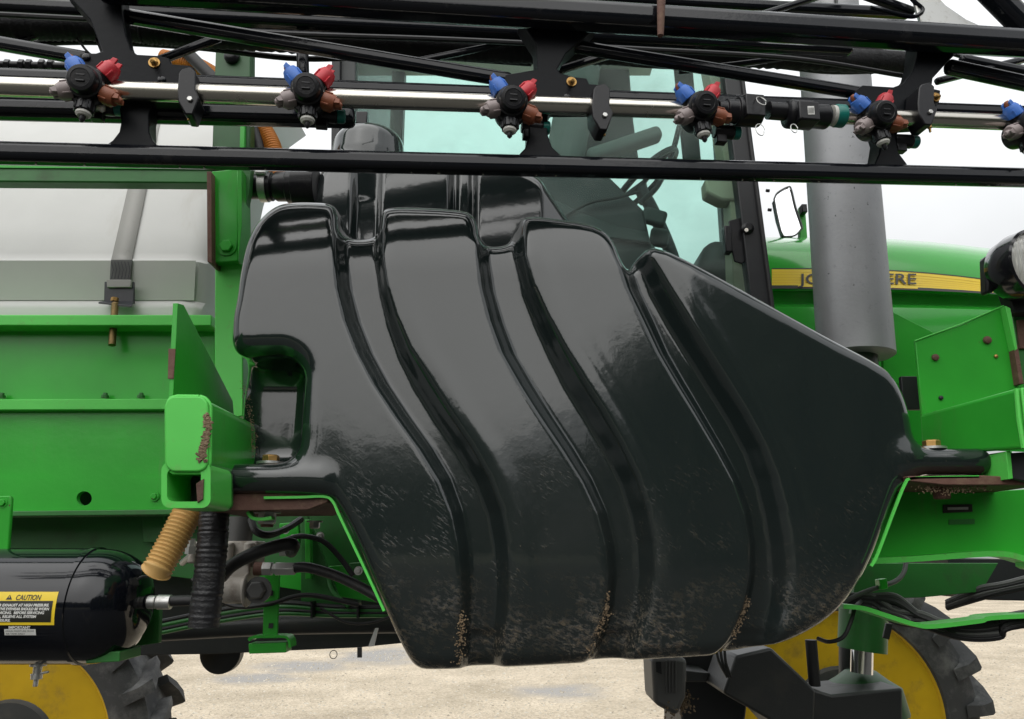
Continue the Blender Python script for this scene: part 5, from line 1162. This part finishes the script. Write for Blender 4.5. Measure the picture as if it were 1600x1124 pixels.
# ------------------------------------------------------------------ ground
def ground_material():
    m = bpy.data.materials.new('gravel_yard'); m.use_nodes = True; t = m.node_tree; b = t.nodes['Principled BSDF']; l = t.links.new
    g = t.nodes.new('ShaderNodeNewGeometry'); pos = g.outputs['Position']
    def noise(sc, det=5, ro=0.6):
        n = t.nodes.new('ShaderNodeTexNoise'); n.inputs['Scale'].default_value = sc; n.inputs['Detail'].default_value = det; n.inputs['Roughness'].default_value = ro
        l(pos, n.inputs['Vector']); return n.outputs['Fac']
    def mr(v, a, c, lo=0.0, hi=1.0):
        n = t.nodes.new('ShaderNodeMapRange'); n.inputs['From Min'].default_value = a; n.inputs['From Max'].default_value = c
        n.inputs['To Min'].default_value = lo; n.inputs['To Max'].default_value = hi; l(v, n.inputs['Value']); return n.outputs[0]
    vo = t.nodes.new('ShaderNodeTexVoronoi'); vo.inputs['Scale'].default_value = 32; l(pos, vo.inputs['Vector'])
    cr = t.nodes.new('ShaderNodeValToRGB'); l(vo.outputs['Color'], cr.inputs[0])
    cr.color_ramp.elements[0].color = (0.44, 0.385, 0.295, 1); cr.color_ramp.elements[1].color = (0.72, 0.65, 0.53, 1)
    mx = t.nodes.new('ShaderNodeMixRGB'); mx.blend_type = 'MULTIPLY'; mx.inputs[0].default_value = 1; l(cr.outputs[0], mx.inputs[1])
    c2 = t.nodes.new('ShaderNodeValToRGB'); l(noise(0.7, 6), c2.inputs[0]); c2.color_ramp.elements[0].position = 0.3; c2.color_ramp.elements[1].position = 0.68
    c2.color_ramp.elements[0].color = (0.70, 0.66, 0.60, 1); c2.color_ramp.elements[1].color = (1.1, 1.05, 1.0, 1); l(c2.outputs[0], mx.inputs[2])
    def patch(c_, sx, sy):          # a damp hollow in the yard, soft edged
        mp = t.nodes.new('ShaderNodeMapping'); mp.vector_type = 'TEXTURE'; mp.inputs['Location'].default_value = (c_.x, c_.y, 0); mp.inputs['Scale'].default_value = (sx, sy, 1)
        l(pos, mp.inputs['Vector']); ln = t.nodes.new('ShaderNodeVectorMath'); ln.operation = 'LENGTH'; l(mp.outputs[0], ln.inputs[0])
        ad = t.nodes.new('ShaderNodeMath'); ad.operation = 'MULTIPLY_ADD'; l(noise(1.1, 7, 0.7), ad.inputs[0]); ad.inputs[1].default_value = 2.2; l(ln.outputs['Value'], ad.inputs[2])
        return mr(ad.outputs[0], 2.15, 1.45)
    def mxm(a, c): 
        n = t.nodes.new('ShaderNodeMath'); n.operation = 'MAXIMUM'; l(a, n.inputs[0]); l(c, n.inputs[1]); return n.outputs[0]
    def G(px_, py_):
        d = ray(px_, py_); return CAM + d * (-CAM.z / d.z)
    wet = mxm(mxm(patch(G(590, 1026), 1.1, 1.8), patch(G(470, 1042), 1.0, 1.0)), mxm(patch(G(870, 1080), 0.8, 0.8), patch(G(400, 1060), 0.9, 0.7)))
    mw = t.nodes.new('ShaderNodeMixRGB'); l(wet, mw.inputs[0]); l(mx.outputs[0], mw.inputs[1]); mw.inputs[2].default_value = (0.27, 0.24, 0.20, 1)
    l(mw.outputs[0], b.inputs['Base Color']); l(mr(wet, 0, 1, 0.85, 0.16), b.inputs['Roughness'])
    bp = t.nodes.new('ShaderNodeBump'); bp.inputs['Distance'].default_value = 0.02; l(mr(wet, 0, 1, 1.0, 0.03), bp.inputs['Strength']); l(vo.outputs['Distance'], bp.inputs['Height']); l(bp.outputs[0], b.inputs['Normal'])
    return m
M['gravel'] = ground_material()
gm = bpy.data.meshes.new('ground')
gm.from_pydata([(-600, -600, 0), (600, -600, 0), (600, 600, 0), (-600, 600, 0)], [], [(0, 1, 2, 3)])
ground = link_mesh('ground', gm, M['gravel']); ground['kind'] = 'structure'
# unseen dark sheet added to darken tank reflections; it ends under the machine
apron_mat = material('added_dark_ground', (0.055, 0.054, 0.05), 0.9, ior=1.2, vary=0.3, dirt=0.3, dirt_col=(0.09, 0.082, 0.07), dirt_scale=2.0, bump=0.004, bump_scale=60)
am = bpy.data.meshes.new('added_dark_apron'); am.from_pydata([(-40, -22, 0.004), (40, -22, 0.004), (40, 3.6, 0.004), (-40, 3.6, 0.004)], [], [(0, 1, 2, 3)])
apron = link_mesh('added_dark_apron', am, apron_mat); apron['kind'] = 'structure'
# unseen grass added beyond the apron, to darken a pale line in tank reflections
gm2 = bpy.data.meshes.new('added_grass_field'); gm2.from_pydata([(-300, -300, 0.006), (300, -300, 0.006), (300, -21.9, 0.006), (-300, -21.9, 0.006)], [], [(0, 1, 2, 3)])
gf = link_mesh('added_grass_field', gm2, material('added_grass_field', (0.11, 0.11, 0.065), 0.9, vary=0.4, bump=0.05, bump_scale=4)); gf['kind'] = 'structure'
# loose stones, uncountable
def pebbles():
    n = 24000
    Yp = 5.5 + 20 * rng.random(n) ** 1.6; Xp = (rng.random(n) - 0.5) * 2 * (0.75 * Yp + 1)
    base = np.array([(1, 0, 0), (0, 1, 0), (-1, 0, 0), (0, -1, 0), (0, 0, 1)], float)
    s = 0.010 + 0.015 * rng.random(n) ** 2; an = rng.random(n) * 6.28
    V = np.repeat(base[None], n, 0) * (0.7 + 0.6 * rng.random((n, 5, 1)))
    cx, sx = np.cos(an)[:, None], np.sin(an)[:, None]
    W = np.stack([V[..., 0] * cx - V[..., 1] * sx, V[..., 0] * sx + V[..., 1] * cx, V[..., 2] * 0.7], 2) * s[:, None, None]
    W[..., 0] += Xp[:, None]; W[..., 1] += Yp[:, None]
    Fq = np.array([(0, 1, 4), (1, 2, 4), (2, 3, 4), (3, 0, 4)])
    T = (Fq[None] + 5 * np.arange(n)[:, None, None]).reshape(-1, 3)
    me_ = bpy.data.meshes.new('gravel')
    me_.vertices.add(n * 5); me_.vertices.foreach_set('co', W.astype(np.float32).ravel())
    me_.loops.add(T.size); me_.loops.foreach_set('vertex_index', T.astype(np.int32).ravel())
    me_.polygons.add(len(T)); me_.polygons.foreach_set('loop_start', np.arange(0, T.size, 3, dtype=np.int32)); me_.update(calc_edges=True)
    m = material('pebble', (0.5, 0.44, 0.33), 0.85)
    t = m.node_tree; gg = t.nodes.new('ShaderNodeNewGeometry'); cr = t.nodes.new('ShaderNodeValToRGB')
    cr.color_ramp.elements[0].color = (0.30, 0.26, 0.20, 1); cr.color_ramp.elements[1].color = (0.60, 0.55, 0.46, 1)
    t.links.new(gg.outputs['Random Per Island'], cr.inputs[0]); t.links.new(cr.outputs[0], t.nodes['Principled BSDF'].inputs['Base Color'])
    o = link_mesh('gravel', me_, m); tag(o, 'loose pale gravel scattered over the yard under the sprayer', 'gravel', kind='stuff')
pebbles()

# ------------------------------------------------------------------ the wood behind the viewer, met only in the tank's reflections
def wood():
    lob = []
    for i in range(90):
        az = R(-110 + 220 * i / 89 + random.uniform(-0.5, 0.5)); d = random.uniform(74, 86); h = random.uniform(12.0, 14.6)
        lob.append((d * math.sin(az), -d * math.cos(az), h * 0.5, 4.2, 3.5, h * 0.5))
    for (x, y, h, r) in ((2.9, -13.2, 6.6, 1.2), (4.6, -13, 7.6, 1.7), (7.0, -12.6, 8.4, 2.2), (10.2, -12.2, 9.0, 2.7), (13.8, -11.5, 9.2, 2.9), (17.5, -10, 9.2, 3.1), (21, -7.5, 9.0, 3.2), (23, -3, 9.0, 3.2)):
        lob.append((x, y, h * 0.5, r, r, h * 0.5))
    V = []; Fc = []
    for (cx, cy, cz, rx, ry, rz) in lob:
        n = 1400 if abs(cx) + abs(cy) < 40 else 700
        d = rng.normal(size=(n, 3)); d /= np.linalg.norm(d, axis=1)[:, None]
        rr_ = 0.8 + 0.24 * rng.random(n)
        c = np.array((cx, cy, cz)) + d * rr_[:, None] * np.array((rx, ry, rz))
        a = rng.normal(size=(n, 3)); b = rng.normal(size=(n, 3)); s = 0.20 if abs(cx) + abs(cy) < 40 else 0.45
        a /= np.linalg.norm(a, axis=1)[:, None]; b /= np.linalg.norm(b, axis=1)[:, None]
        q = np.stack([c + a * s, c + b * s, c - a * s * 0.8, c - b * s], 1)
        k = sum(len(v) for v in V); V.append(q.reshape(-1, 3)); Fc.append(np.arange(n * 4).reshape(-1, 4) + k)
    for (cx, cy, cz, rx, ry, rz) in lob:      # dense hearts of the crowns
        k = sum(len(v) for v in V); th = np.linspace(0, 2 * math.pi, 12, endpoint=False); ph = np.linspace(0.15, math.pi - 0.15, 8)
        q = np.array([(cx + 0.9 * rx * math.sin(p_) * math.cos(t_), cy + 0.9 * ry * math.sin(p_) * math.sin(t_), cz + 0.9 * rz * math.cos(p_)) for p_ in ph for t_ in th])
        V.append(q); Fc.append(np.array([(i * 12 + j, i * 12 + (j + 1) % 12, (i + 1) * 12 + (j + 1) % 12, (i + 1) * 12 + j) for i in range(7) for j in range(12)]) + k)
    V = np.concatenate(V); V[:, 2] = np.maximum(V[:, 2], 0.02); Fc = np.concatenate(Fc)
    me_ = bpy.data.meshes.new('wood')
    me_.vertices.add(len(V)); me_.vertices.foreach_set('co', V.astype(np.float32).ravel())
    me_.loops.add(Fc.size); me_.loops.foreach_set('vertex_index', Fc.astype(np.int32).ravel())
    me_.polygons.add(len(Fc)); me_.polygons.foreach_set('loop_start', np.arange(0, Fc.size, 4, dtype=np.int32)); me_.update(calc_edges=True)
    o = link_mesh('far_wood', me_, material('foliage', (0.055, 0.07, 0.04), 0.8, vary=0.4)); tag(o, 'dark wood along the yard behind the viewer', 'wood', kind='stuff')
wood()
